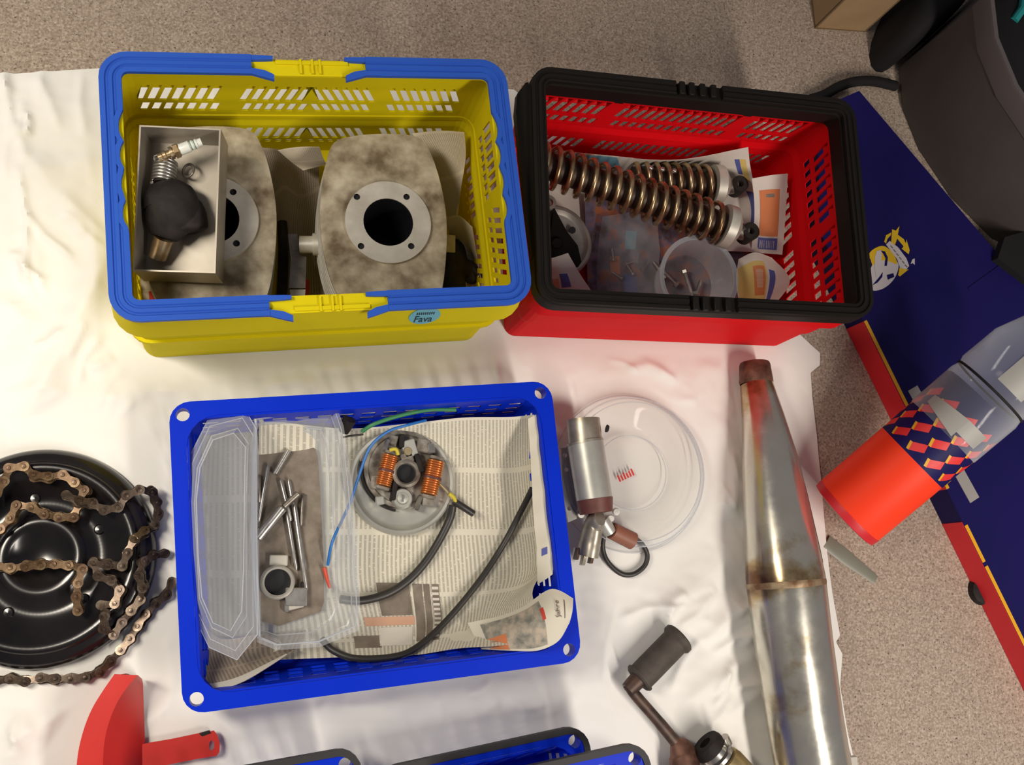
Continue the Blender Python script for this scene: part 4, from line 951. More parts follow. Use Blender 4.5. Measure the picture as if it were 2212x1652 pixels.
# flywheel magneto: stator plate with two copper coils
so = at(868, 1040, 0.022)
sd = thing('stator_plate', 'round magneto stator plate with two copper coils on the newspaper', 'stator', Vector((so.x, so.y, 0.0135)), 0.0)
def sl(px, py, z): p = at(px, py, z); return XF[sd.name].inverted() @ p
R0 = 0.0625
mb = MB(); mb.lathe([(0, 0.004), (0.050, 0.004), (0.0535, 0.005), (0.0575, 0.010), (0.0605, 0.0105), (R0, 0.008), (R0, 0.0), (0, 0.0)], 64); part('dish', mb, 'zinc', sd, 40)
c1 = sl(872, 1012, 0.028)
Mi = Matrix.Translation((c1.x, c1.y, 0))
mb = MB(); mb.lathe([(0, 0.010), (0.040, 0.010), (0.0415, 0.012), (0.046, 0.012), (0.047, 0.010), (0.047, 0.004), (0.0, 0.004)], 56, Mi); part('base_disc', mb, 'stator_metal', sd, 40)
mb = MB(); mb.lathe([(0.048, 0.0045), (0.0505, 0.0060), (0.0500, 0.0115), (0.048, 0.0120)], 40, Mi, PI*0.95, PI*1.45); part('dark_rim', mb, 'rubber', sd, 40)
hb = sl(878, 1022, 0.035)
mb = MB(); mb.lathe([(0.0115, 0.010), (0.0175, 0.010), (0.0165, 0.022), (0.0135, 0.024), (0.0115, 0.022), (0.0115, 0.010)], 32, Matrix.Translation((hb.x, hb.y, 0))); part('hub', mb, 'stator_metal', sd, 40)
mb = MB(); mb.lathe([(0, 0.0125), (0.0115, 0.0125)], 28, Matrix.Translation((hb.x, hb.y, 0))); part('hub_bore', mb, 'bore_black', sd)
for (cx, cy, ln, wd, ang, hz) in ((838, 1014, 0.037, 0.019, -0.22, 0.027), (936, 1030, 0.041, 0.021, -0.20, 0.030)):
    c_ = sl(cx, cy, 0.040); M_ = Matrix.Translation((c_.x, c_.y, hz-0.010)) @ Matrix.Rotation(ang, 4, 'Z')
    mb = MB(); nturn = 15
    for k in range(nturn):                            # winding: stacked rounded loops
        y = -ln/2+ln*(k+0.5)/nturn
        mb.loft([[(x, y+s_*ln/nturn*0.46, z) for x, z in rrect(wd, 0.017, 0.007, 0.0 if abs(s_) < 0.5 else 0.0012, 3)] for s_ in (-1, -0.3, 0.3, 1)], True, True, M_)
    co_ = part('coil', mb, 'copper', sd, 60, label='copper wire coil')
    for sg in (1, -1): mb = MB(); mb.box((0, sg*(ln/2+0.0028), -0.001), (wd*0.8, 0.004, 0.015), M_, 0.0008); part('coil_core', mb, 'stator_metal', sd)
    mb = MB(); mb.loft([[(x, y, z) for x, z in rrect(wd+0.0008, 0.0178, 0.007, 0.0, 3)] for y in (-0.0015-0.001, 0.0015-0.001)], True, True, M_); part('tape_band', mb, 'bakelite', co_)
bt_ = sl(870, 1076, 0.034)
mb = MB(); mb.lathe([(0, 0.020), (0.006, 0.019), (0.0075, 0.021), (0.0105, 0.021), (0.012, 0.018), (0.012, 0.010), (0, 0.010)], 28, Matrix.Translation((bt_.x, bt_.y, 0))); scw = part('screw_boss', mb, 'zinc', sd, 40)
mb = MB(); mb.box((0, 0, 0.0205), (0.0022, 0.008, 0.0015), Matrix.Translation((bt_.x, bt_.y, 0))); part('slot', mb, 'steel', scw)
for i, (px, py, w1, d1, h1, m1) in enumerate(((850, 950, 0.010, 0.012, 0.010, 'stator_metal'), (868, 952, 0.006, 0.016, 0.013, 'rubber'), (885, 968, 0.016, 0.020, 0.012, 'zinc'), (915, 962, 0.016, 0.016, 0.010, 'stator_metal'), (932, 968, 0.008, 0.012, 0.012, 'steel'), (835, 960, 0.005, 0.014, 0.014, 'steel'), (812, 1040, 0.010, 0.016, 0.008, 'stator_metal'), (905, 1000, 0.006, 0.022, 0.014, 'rubber'), (852, 1060, 0.006, 0.022, 0.012, 'rubber'), (822, 1080, 0.010, 0.010, 0.008, 'zinc'), (905, 1085, 0.006, 0.018, 0.010, 'steel_dark'), (926, 1080, 0.014, 0.012, 0.008, 'stator_metal'), (880, 988, 0.014, 0.012, 0.012, 'stator_metal'))):
    p = sl(px, py, 0.034); mb = MB(); mb.box((0, 0, 0.010+h1/2), (w1, d1, h1), Matrix.Translation((p.x, p.y, 0)) @ Matrix.Rotation(0.3*((i*7) % 5-2)/2, 4, 'Z'), 0.001)
    part(['contact_point', 'condenser_clip', 'breaker_arm', 'bracket', 'terminal'][i % 5], mb, m1, sd, 30)
mb = MB(); mb.tube(smooth2([sl(842, 972, 0.046), sl(855, 970, 0.048), sl(860, 982, 0.046)], 5, False), 0.0022, 8); part('yellow_lead', mb, 'wire_yellow', sd, 50)
mb = MB(); mb.lathe([(0, 0.0235), (0.0045, 0.0235), (0.0052, 0.022)], 18, Matrix.Translation((sl(884, 972, 0.046).x, sl(884, 972, 0.046).y, 0))); part('rivet', mb, 'brass_old', sd, 40)
# leads
def cable(name, pts, r, m, label, cat='cable', n=10, seg=8):
    P = smooth2([at(*p) for p in pts], seg, False)
    mb = MB(); mb.tube(P, r, n); lo = min(P, key=lambda p: p.z)
    return single(name, mb, m, label, cat, Vector((P[0].x, P[0].y, lo.z-r)), 60)
cable('sleeved_cable', [(978, 1092, 0.026), (972, 1120, 0.021), (950, 1165, 0.017), (918, 1215, 0.016), (880, 1255, 0.016), (835, 1283, 0.017), (780, 1297, 0.018), (735, 1294, 0.022)], 0.0048, 'cable_black', 'thick black sleeved cable leading from the stator plate')
cable('sleeved_cable', [(980, 1082, 0.031), (1002, 1096, 0.030), (1022, 1109, 0.026)], 0.0042, 'cable_black', 'short black cable stub with yellow lead at the stator')
cable('wire', [(950, 1045, 0.036), (966, 1062, 0.034), (976, 1078, 0.033)], 0.0018, 'brass_old', 'thin brown wire between coil and cable sleeve', 'wire')
cable('wire', [(970, 1066, 0.035), (980, 1074, 0.034), (984, 1084, 0.033)], 0.0024, 'wire_yellow', 'short yellow wire at the mouth of the cable sleeve', 'wire')
cable('rubber_tube', [(1150, 1055, 0.050), (1125, 1105, 0.032), (1085, 1180, 0.016), (1030, 1262, 0.018), (960, 1345, 0.024), (900, 1398, 0.036), (850, 1418, 0.044), (770, 1422, 0.044), (720, 1405, 0.038), (695, 1380, 0.030)], 0.0038, 'cable_black', 'long thin black rubber tube curving across the newspaper', 'tube')
cable('wire', [(920, 908, 0.040), (880, 918, 0.050), (838, 932, 0.050), (800, 965, 0.046), (778, 1020, 0.040), (760, 1075, 0.034), (745, 1110, 0.030), (718, 1170, 0.036), (708, 1220, 0.022)], 0.0017, 'wire_blue', 'blue wire curving over the edge of the stator plate', 'wire')
cable('wire', [(985, 885, 0.056), (930, 885, 0.055), (870, 896, 0.052), (810, 915, 0.048), (782, 932, 0.040)], 0.0024, 'wire_green', 'green wire running along the rear wall of the blue tray', 'wire')
cable('wire', [(700, 1225, 0.022), (706, 1248, 0.020), (714, 1270, 0.020)], 0.0022, 'wire_red', 'short red wire seen through the clear clamshell side', 'wire')
cable('wire', [(738, 945, 0.034), (752, 942, 0.036), (785, 938, 0.036)], 0.0012, 'cable_black', 'thin black wire with a dark plug behind the stator', 'wire')
mb = MB(); mb.tube([at(742, 932, 0.040), at(756, 905, 0.050)], [0.006, 0.008], 10); single('plug_connector', mb, 'rubber', 'small black plug at the rear wall of the blue tray', 'plug', at(745, 930, 0.034))
# ------------------------------------------------------------------ on the sheet: black wheel cover with chains
po = at(86, 1203, 0.02)
pn = thing('wheel_cover', 'glossy black round wheel cover under the rusty chain', 'wheel cover', Vector((po.x, po.y, ZC)))
mb = MB(); mb.lathe([(0, 0.006), (0.030, 0.006), (0.034, 0.010), (0.044, 0.012), (0.050, 0.010), (0.054, 0.006), (0.074, 0.006), (0.082, 0.012), (0.094, 0.016), (0.100, 0.022), (0.108, 0.024), (0.114, 0.022), (0.120, 0.022), (0.128, 0.014), (0.131, 0.004), (0.131, 0.0), (0.127, 0.0), (0.0, 0.0)], 96); mb.v = [Vector((p.x*0.895, p.y*0.895, p.z)) for p in mb.v]; part('disc', mb, 'pan_black', pn, 50)
mb = MB(); mb.lathe([(0.1085, 0.0238), (0.111, 0.0252), (0.1135, 0.0225)], 96); mb.v = [Vector((p.x*0.895, p.y*0.895, p.z)) for p in mb.v]; part('bead', mb, 'pan_black', pn, 60)
for k in range(5):
    a = 0.5+k*2*PI/5; mb = MB(); mb.lathe([(0, 0.0085), (0.0045, 0.008), (0.006, 0.006)], 16, Matrix.Translation((0.064*math.cos(a), 0.064*math.sin(a), 0))); part('stud', mb, 'pan_black', pn, 40)
def fig8(L, r, n=8):
    out = []
    for k in range(n+1): t = PI/2+PI*k/n; out.append((-L/2+r*math.cos(t), r*math.sin(t)))
    out.append((0, -r*0.62))
    for k in range(n+1): t = -PI/2+PI*k/n; out.append((L/2+r*math.cos(t), r*math.sin(t)))
    out.append((0, r*0.62)); return out
PITCH = 0.0147
def link_mesh(outer):
    mb = MB(); r = 0.0054 if outer else 0.0050
    za = 0.0042 if outer else 0.0028
    for z in (-za, za-0.0011): mb.prism(fig8(PITCH, r), z, z+0.0011)
    for x in (-PITCH/2, PITCH/2):
        M_ = Matrix.Translation((x, 0, 0))
        if outer: mb.lathe([(0, za+0.0014), (0.0022, za+0.0012), (0.0026, za), (0.0026, -za), (0, -za)], 10, M_)
        else: mb.lathe([(0.0043, -za), (0.0043, za)], 10, M_)
    return mb.mesh('link', 40)
LM = [link_mesh(False), link_mesh(True)]
for k in LM: k.materials.append(MATS['chain_steel'])
LR = [link_mesh(False), link_mesh(True)]
for k in LR: k.materials.append(MATS['chain_rusty'])
def chain(label, pts, h0):
    P = smooth2([at(*p) for p in pts], 10, False)
    t = thing('chain', label, 'chain', (P[0].x, P[0].y, h0), 0, 'drive chain on and around the wheel cover')
    Q = [P[0]]; i = 0; cur = P[0]                       # equal pitch along the path
    while i < len(P)-1:
        d = (P[i+1]-cur).length
        need = PITCH-(cur-Q[-1]).length
        if (P[i+1]-Q[-1]).length >= PITCH and need > 0:
            a, b_ = 0.0, 1.0
            for _ in range(20):
                m_ = (a+b_)/2
                if (cur.lerp(P[i+1], m_)-Q[-1]).length < PITCH: a = m_
                else: b_ = m_
            cur = cur.lerp(P[i+1], a); Q.append(cur.copy())
        else: i += 1; cur = P[i]
    inv = XF[t.name].inverted()
    for k in range(len(Q)-1):
        a, b_ = Q[k], Q[k+1]; d = (b_-a)
        o = bpy.data.objects.new('link', (LR if label.startswith('rusty') else LM)[k % 2]); C.objects.link(o); o.parent = t
        y_ = Vector((0, 0, 1)).cross(d).normalized(); x_ = d.normalized(); z_ = x_.cross(y_)
        roll = 0.35*math.sin(k*0.9+len(pts))
        M_ = Matrix((x_, y_, z_)).transposed().to_4x4() @ Matrix.Rotation(roll, 4, 'X')
        o.matrix_local = inv @ Matrix.Translation((a+b_)/2) @ M_
    return t
zA, zB = 0.032, 0.034
chain('rusty drive chain winding across the upper half of the black wheel cover', [(-30, 1090, zA), (4, 1050, zA), (13, 1018, zA), (38, 1003, zA), (62, 1013, zA), (80, 1034, zA), (110, 1031, zA), (140, 1026, zA), (163, 1043, zA), (186, 1062, zA), (171, 1090, zA), (158, 1118, zA), (126, 1116, zA), (98, 1110, zA), (70, 1094, zA), (41, 1090, zA), (28, 1118, zA), (4, 1142, zA), (-30, 1160, zA)], 0.026)
chain('dark drive chain looping past the right edge of the wheel cover', [(143, 1070, 0.038), (165, 1082, 0.042), (200, 1088, zB), (224, 1101, zB), (250, 1104, zB), (263, 1080, zB), (284, 1061, zB), (314, 1058, 0.030), (338, 1068, 0.018), (336, 1096, 0.014), (344, 1122, 0.014), (325, 1143, 0.022), (298, 1157, zB), (280, 1185, zB), (262, 1225, zB), (232, 1218, zB), (205, 1212, zB), (196, 1236, 0.038), (225, 1246, zB), (255, 1262, zB), (262, 1295, zB), (232, 1308, zB), (196, 1300, zB)], 0.026)
chain('rusty drive chain lying straight across the middle of the wheel cover', [(-40, 1215, 0.030), (0, 1225, 0.030), (28, 1228, 0.030), (60, 1221, 0.030), (90, 1218, 0.030), (123, 1218, 0.030), (155, 1222, 0.034), (185, 1235, 0.042), (165, 1262, 0.038), (167, 1296, 0.034), (171, 1328, 0.032)], 0.024)
chain('drive chain running down the lower right rim of the wheel cover', [(356, 1195, 0.014), (322, 1202, 0.024), (303, 1226, 0.036), (304, 1255, 0.036), (314, 1282, 0.028), (296, 1304, 0.026), (279, 1325, 0.026), (258, 1347, 0.026), (240, 1372, 0.026), (222, 1350, 0.036), (228, 1322, 0.042)], 0.018)
chain('dark drive chain lying on the sheet around the wheel cover', [(372, 1256, 0.011), (362, 1281, 0.010), (338, 1299, 0.010), (318, 1325, 0.010), (300, 1352, 0.010), (286, 1375, 0.010), (268, 1398, 0.010), (247, 1418, 0.010), (226, 1440, 0.010), (200, 1460, 0.010), (168, 1463, 0.010), (138, 1466, 0.010), (107, 1468, 0.010), (76, 1464, 0.010), (48, 1472, 0.010), (18, 1464, 0.010), (-20, 1474, 0.010)], ZC)
# ------------------------------------------------------------------ red chain guard
zg = 0.055
cg = thing('chain_guard', 'red painted metal chain guard with a bracket arm', 'chain guard', at(260, 1600, ZC))
outer = smooth2([at(*p, zg) for p in ((247, 1456), (222, 1492), (198, 1532), (180, 1578), (168, 1630), (164, 1690), (166, 1760))], 5, False)
inner = smooth2([at(*p, zg) for p in ((298, 1458), (278, 1480), (256, 1512), (238, 1552), (226, 1600), (222, 1660), (222, 1760))], 5, False)
mb = MB(); n_ = len(outer)
mb.loft([[outer[i], inner[i], inner[i]-Vector((0, 0, 0.0015)), outer[i]-Vector((0, 0, 0.0015))] for i in range(n_)], True, True); part('top_flange', mb, 'red_paint', cg, 40, True)
mb = MB(); mb.loft([[outer[i]+Vector((0.002, -0.001, -0.0016)), outer[i]+Vector((0.006, -0.003, -0.050)), outer[i]+Vector((0.0075, -0.003, -0.050)), outer[i]+Vector((0.0035, -0.001, -0.0016))] for i in range(n_)], True, True); part('outer_wall', mb, 'red_paint', cg, 40, True)
lowr = [at(307, 1466, 0.012)]+[at(308.5+0.35*i, 1466+300*i/(n_-1), 0.012) for i in range(1, n_)]
mb = MB(); mb.loft([[inner[i], lowr[i], lowr[i]-Vector((0.0012, 0, 0.0012)), inner[i]-Vector((0.0012, 0, 0.0012))] for i in range(n_)], True, True); part('side_plate', mb, 'red_paint', cg, 40, True)
za = 0.016
armp = [at(*p, za) for p in ((300, 1608), (370, 1596), (432, 1583), (462, 1578), (470, 1588), (475, 1608), (474, 1624), (468, 1632), (430, 1638), (360, 1652), (300, 1668))]
hl = at(457, 1610, za)
mb = MB(); mb.prism([(p.x, p.y) for p in armp], za-0.0025, za, [[(hl.x+0.0028*math.cos(t*PI/8), hl.y+0.0052*math.sin(t*PI/8)) for t in range(16)]]); ar = part('bracket_arm', mb, 'red_paint', cg, 30, True)
mb = MB(); q = [at(*p, za) for p in ((430, 1584), (452, 1578), (456, 1583), (436, 1590))]; mb.prism([(p.x, p.y) for p in q], za-0.006, za+0.001); part('burnt_edge', mb, 'rubber', ar, 30, True)
# ------------------------------------------------------------------ blue trays at the lower edge
def low_tray(px, py, w_, d_, rz, z0, label, hh=0.075):
    c = at(px, py, z0+hh); u = Matrix.Rotation(rz, 3, 'Z')
    ctr = c-u @ Vector((w_/2, d_/2, 0))
    t = thing('plastic_tray', label, 'tray', (ctr.x, ctr.y, z0), rz, 'dark-rimmed blue trays')
    part('body', tray_body(w_, d_, hh, 0.012, 0.020), 'blue_plastic', t, 30)
    mb = MB(); ring_sweep(mb, w_, d_, 0.022, [(-0.0025, hh-0.008), (-0.0025, hh+0.002), (0.0045, hh+0.002), (0.0045, hh+0.0002), (-0.0005, hh+0.0002), (-0.0005, hh-0.008)]); part('rim_band', mb, 'dark_edge', t, 30, label='dark rim band')
    return t
low_tray(1262, 1568, 0.235, 0.20, 0.165, ZC, 'blue plastic tray with dark rim standing between the kick lever and another tray')
low_tray(772, 1616, 0.20, 0.20, 0.135, ZC, 'blue plastic tray with dark rim beside the red chain guard')
low_tray(1392, 1604, 0.20, 0.16, 0.16, ZC+0.079, 'smaller blue tray with dark rim stacked on another blue tray', 0.045)
# ------------------------------------------------------------------ clear lid with ignition lock
do = at(1364, 1020, 0.012)
dl = thing('clear_dome', 'round clear plastic dome lid lying on the sheet', 'lid', Vector((do.x, do.y, ZC)))
mb = MB(); mb.lathe([(0, 0.006), (0.044, 0.006), (0.047, 0.0075), (0.050, 0.006), (0.060, 0.010), (0.076, 0.020), (0.084, 0.024), (0.090, 0.024), (0.0935, 0.020), (0.0945, 0.006), (0.099, 0.003), (0.1005, 0.001)], 96); part('dome', mb, 'lid_plastic', dl, 60)
mb = MB()
for r_, z in ((0.0470, 0.0075), (0.087, 0.0245), (0.0935, 0.0205), (0.1000, 0.0015)): mb.tube([(r_*math.cos(2*PI*i/96), r_*math.sin(2*PI*i/96), z) for i in range(96)], 0.0006, 6, True)
part('rib', mb, 'rib_plastic', dl, 60)
p = at(1352, 1027, ZC+0.0066)-Vector((do.x, do.y, ZC)); M_ = Matrix.Translation(p) @ Matrix.Rotation(0.44, 4, 'Z'); mb = MB()
for k, hgt in enumerate((0.0085, 0.007, 0.009, 0.0065, 0.0075, 0.009)):
    mb.box((-0.0100+k*0.0040, hgt/2-0.004, 0), (0.0024, hgt, 0.0003), M_)
part('red_print', mb, 'red_print', dl, None, kind='stuff')
lo = at(1270, 1000, ZC+0.03)
ig = thing('ignition_lock', 'grey metal ignition lock cylinder lying on the clear lid', 'ignition lock', Vector((lo.x, lo.y, ZC+0.008)))
zc = 0.050
def sec(name, a, b_, r0, r1, m, n=28): mb = MB(); mb.cyl(at(*a, zc), at(*b_, zc), r0, r1, n); return part(name, mb, m, ig, 40, True)
sec('barrel', (1264, 955), (1284, 1078), 0.0222, 0.0220, 'zinc'); sec('front_sleeve', (1259, 906), (1264, 956), 0.0208, 0.0212, 'lock_metal')
sec('collar', (1263, 953), (1264, 958), 0.0228, 0.0228, 'lock_metal'); sec('bakelite_base', (1284, 1078), (1288, 1108), 0.0225, 0.0200, 'bakelite')
mb = MB(); a = [at(*p, 0.024) for p in ((1212, 968), (1232, 965), (1250, 1060), (1246, 1120), (1228, 1128), (1215, 1060))]
mb.prism([(p.x, p.y) for p in a], 0.0215, 0.024, [circ((at(x, y, 0.024).x, at(x, y, 0.024).y), 0.0028, 12) for x, y in ((1221, 983), (1224, 1014), (1230, 1098))]); part('bracket', mb, 'zinc', ig, 30, True)
mb = MB(); mb.cyl(at(1310, 925, zc), at(1314, 926, zc), 0.005, 0.004, 14); part('side_pin', mb, 'rubber', ig, 40, True)
for x, y in ((1254, 1110), (1330, 1104), (1318, 1118)):
    mb = MB(); mb.cyl(at(x, y, 0.030), at(x+2, y+2, 0.036), 0.0045, 0.004, 12); part('terminal_screw', mb, 'steel', ig, 40, True)
mb = MB(); mb.tube(smooth2([at(1296, 1118, zc), at(1284, 1130, 0.038), at(1275, 1165, 0.030), at(1268, 1200, 0.026)], 5, False), [0.010, 0.0115, 0.0125, 0.013, 0.0135, 0.014, 0.0145, 0.015, 0.0155, 0.016, 0.016, 0.0165, 0.017, 0.017, 0.017, 0.017], 20, flat=0.75); sk = part('plug_socket', mb, 'lock_metal', ig, 50, True)
for k, (x, y) in enumerate(((1246, 1200), (1260, 1212), (1277, 1208), (1289, 1192))):
    mb = MB(); mb.box((0, 0, 0), (0.0035, 0.014, 0.012), Matrix.Translation(at(x, y-4, 0.024)) @ Matrix.Rotation(-0.25, 4, 'Z')); part('prong', mb, 'crank_steel' if k % 2 == 0 else 'lock_metal', sk, 30, True)
mb = MB(); mb.tube([at(1300, 1122, 0.040), at(1318, 1150, 0.036)], [0.009, 0.008], 16); part('elbow', mb, 'zinc', ig, 40, True)
mb = MB(); mb.tube([at(1322, 1146, 0.034), at(1366, 1168, 0.026)], [0.0105, 0.0110], 18); part('brown_cap', mb, 'brown_cap', ig, 40, True)
cable('wire', [(1308, 1140, 0.026), (1302, 1180, 0.014), (1312, 1212, 0.011), (1340, 1238, 0.010), (1368, 1240, 0.010), (1392, 1222, 0.010), (1398, 1198, 0.011), (1386, 1174, 0.014), (1366, 1160, 0.022)], 0.0032, 'cable_black', 'black wire loop hanging from the ignition lock', 'wire')
# ------------------------------------------------------------------ exhaust
ex_pts = [(784, 1630, 30), (812, 1632, 33), (830, 1634, 33), (900, 1648, 42), (1000, 1664, 56), (1100, 1677, 65), (1200, 1690, 73), (1246, 1696, 76.4), (1260, 1697.8, 76.8), (1280, 1700.2, 76.6), (1400, 1715, 76), (1550, 1737, 74.5), (1652, 1755, 74), (1800, 1781, 73), (1860, 1792, 60), (1880, 1795, 30)]
exh = thing('exhaust_pipe', 'tapered chrome exhaust expansion chamber stained with rust', 'exhaust', at(1690, 1200, ZC))
EP, ER = [], []
for y, x, r in ex_pts:
    zz = 0.036; rr_ = (at(x+r, y, zz)-at(x-r, y, zz)).length/2*0.975
    ER.append(rr_)
for (y, x, r), rr_ in zip(ex_pts, ER):
    # the body rests on the sheet: axis height equals the radius there
    EP.append(at(x, y, ZC+0.002+max(rr_, 0.020)))
mb = MB(); mb.tube(EP[2:], ER[2:], 48, upv=(0, 0, 1)); part('chamber', mb, 'exhaust_chrome', exh, 50, True)
mb = MB(); mb.tube([EP[0], EP[0].lerp(EP[2], 0.1), EP[0].lerp(EP[2], 0.9), EP[2]], [ER[0]*0.97, ER[0]*1.03, ER[1]*1.03, ER[1]*0.99], 40, caps=False, upv=(0, 0, 1)); mb.tube([EP[0].lerp(EP[2], 0.12), EP[0].lerp(EP[2], 0.14)], ER[0]*0.9, 40); part('inlet_collar', mb, 'rust_brown', exh, 50, True)
mb = MB(); w0, w1, w2 = EP[7].lerp(EP[8], 0.3), EP[8], EP[9].lerp(EP[8], 0.3)
w0, w2 = w1.lerp(w0, 0.6), w1.lerp(w2, 0.6)
mb.tube([w0, w0.lerp(w1, 0.6), w1, w1.lerp(w2, 0.4), w2], [ER[7]*0.998, ER[8]*1.005, ER[8]*1.008, ER[8]*1.005, ER[9]*0.998], 48, upv=(0, 0, 1)); part('weld_seam', mb, 'weld_rust', exh, 60, True)
# reddish brown patch on the chamber flank
mb = MB(); t_ = (EP[6]-EP[4]).normalized(); sd_ = t_.cross(Vector((0, 0, 1))).normalized(); u_ = sd_.cross(t_)
if sd_.x < 0: sd_ = -sd_
rg = []
for k in range(7):
    f = k/6; c_ = EP[4].lerp(EP[6], 0.25+f*0.85); R_ = ER[4]+(ER[6]-ER[4])*(0.25+f*0.85)+0.0006
    aw = 0.30*math.sin(PI*(0.1+0.8*f))
    rg.append([c_+sd_*(R_*math.cos(0.35+aw*s_))+u_*(R_*math.sin(0.35+aw*s_)) for s_ in (-1, -0.5, 0, 0.5, 1)])
mb.loft(rg, False, False); part('reddish_patch', mb, 'brown_cap', exh, 60, True)
mb = MB(); mb.box((0, 0, 0), (0.012, 0.014, 0.010), Matrix.Translation(at(1840, 1645, 0.012)), 0.001); part('mounting_tab', mb, 'collar_grey', exh, 30, True)
# ------------------------------------------------------------------ kick lever
kl = thing('kick_lever', 'rusty kick start lever with brown rubber pedal', 'kick lever', at(1420, 1500, ZC))
a, b_ = at(1378, 1468, 0.026), at(1470, 1374, 0.026)
mb = MB(); L = (b_-a).length; d = (b_-a).normalized()
pr = [(0.0, 0.017), (0.03, 0.0195), (0.06, 0.0195), (0.065, 0.0172), (0.20, 0.0175), (0.85, 0.0175), (0.855, 0.0175), (0.90, 0.0205), (0.97, 0.0205), (1.0, 0.018)]
mb.tube([a.lerp(b_, t) for t, r in pr], [r for t, r in pr], 32, flat=0.85, upv=(0, 0, 1)); pd = part('pedal_rubber', mb, 'pedal_rubber', kl, 35, True)
mb = MB(); mb.tube([at(1356, 1490, 0.026), at(1366, 1480, 0.026), a.lerp(b_, 0.05)], [0.009, 0.010, 0.011], 16); part('pedal_pin', mb, 'crank_steel', kl, 40, True)
mb = MB(); mb.tube(smooth2([at(1358, 1478, 0.026), at(1372, 1500, 0.026), at(1420, 1555, 0.024), at(1462, 1606, 0.022)], 6, False), [0.0075]*3+[0.0068]*10+[0.0072]*6, 16, flat=0.8, upv=(0, 0, 1)); part('arm', mb, 'crank_steel', kl, 50, True)
mb = MB(); mb.tube(smooth2([at(1458, 1602, 0.022), at(1474, 1625, 0.022), at(1480, 1660, 0.024), at(1478, 1700, 0.024)], 5, False), [0.0075, 0.0095, 0.012, 0.014, 0.0155, 0.017, 0.018, 0.018, 0.0185, 0.0185, 0.0185, 0.018, 0.018, 0.017, 0.016, 0.014], 20, flat=0.8, upv=(0, 0, 1)); part('boss', mb, 'rust_brown', kl, 50, True)
# fuel tap beside it
ft = thing('carburettor', 'old brass carburettor with black rubber ring beside the kick lever', 'carburettor', at(1560, 1640, ZC))
ca, cb_ = at(1530, 1612, 0.030), at(1650, 1740, 0.030); dd = (cb_-ca).normalized()
Mk_ = axis_mat(ca, Vector((dd.x, dd.y, 0)).normalized())
mb = MB(); mb.lathe([(0.008, -0.006), (0.019, -0.006), (0.0205, -0.002), (0.0205, 0.006), (0.017, 0.008), (0.008, 0.008), (0.008, -0.006)], 32, Mk_); part('rubber_ring', mb, 'rubber', ft, 40, True)
mb = MB(); mb.lathe([(0, 0.006), (0.016, 0.006), (0.017, 0.014), (0.021, 0.016), (0.021, 0.020), (0.018, 0.022), (0, 0.022)], 32, Mk_); part('throat', mb, 'steel', ft, 40, True)
mb = MB(); mb.lathe([(0, 0.020), (0.022, 0.024), (0.024, 0.032), (0.024, 0.060), (0.020, 0.066), (0, 0.066)], 32, Mk_); part('float_bowl', mb, 'brass_old', ft, 40, True)
mb = MB(); mb.cyl(at(1566, 1590, 0.040), at(1572, 1606, 0.034), 0.0045, 0.0055, 14); part('fuel_nipple', mb, 'steel', ft, 40, True)
# ------------------------------------------------------------------ right side: flat blue carton
BZ = 0.042                                            # carton top
cA, cB2, cC, cD, cE = at(1866, 694, BZ), at(2300, 1575, BZ), at(2480, 1575, BZ), at(2480, 930, BZ), at(1856, 196, BZ)
cF, cG = at(1764, 236, BZ), at(1772, 502, BZ)
bxp = [cA, cB2, cC, cD, cE, cF, cG]
cbx = thing('carton', 'flat navy blue carton with red and yellow edge and round emblem', 'carton', at(2100, 900, 0.0))
mb = MB(); mb.prism([(p.x, p.y) for p in bxp], 0.0005, BZ); part('body', mb, 'navy', cbx, 30, True)
def on_line(a, b_, t): return a.lerp(b_, t)
def side_strip(t0, t1, z0, z1, m, name, off=0.0006):
    a, b_ = cA.lerp(cB2, t0), cA.lerp(cB2, t1); n = Vector(((b_-a).y, -(b_-a).x, 0)).normalized()
    if n.x > 0: n = -n
    mb = MB(); P = [Vector((a.x, a.y, 0)), Vector((b_.x, b_.y, 0))]
    mb.hexa([P[0]+Vector((0, 0, z0)), P[1]+Vector((0, 0, z0)), P[1]+n*off+Vector((0, 0, z0)), P[0]+n*off+Vector((0, 0, z0)), P[0]+Vector((0, 0, z1)), P[1]+Vector((0, 0, z1)), P[1]+n*off+Vector((0, 0, z1)), P[0]+n*off+Vector((0, 0, z1))])
    part(name, mb, m, cbx, 30, True)
side_strip(0.0, 0.42, 0.0006, BZ-0.001, 'stripe_red', 'red_side'); side_strip(0.50, 1.0, 0.0006, BZ-0.001, 'stripe_red', 'red_side')
def top_poly(pts, m, name, dz=0.0003, par=cbx):
    P = [at(x, y, BZ+dz) for x, y in pts]; mb = MB(); mb.prism([(p.x, p.y) for p in P], BZ, BZ+dz); return part(name, mb, m, par, 30, True)
def edge_strip(t0, t1, wpx):
    a, b_ = cA.lerp(cB2, t0), cA.lerp(cB2, t1); n = Vector(((b_-a).y, -(b_-a).x, 0)).normalized()
    if n.x < 0: n = -n
    mb = MB(); mb.prism([(p.x, p.y) for p in (a, b_, b_+n*wpx, a+n*wpx)], BZ, BZ+0.0003); part('yellow_edge', mb, 'stripe_yellow', cbx, 30, True)
edge_strip(0.0, 0.42, 0.005); edge_strip(0.51, 0.60, 0.005); edge_strip(0.61, 1.0, 0.005)
mb = MB(); pf = [at(x, y, BZ) for x, y in ((2090, 622), (2168, 566), (2172, 572), (2094, 628))]; mb.prism([(p.x, p.y) for p in pf], BZ, BZ+0.0012); part('flap_fold', mb, 'navy', cbx, 30, True)
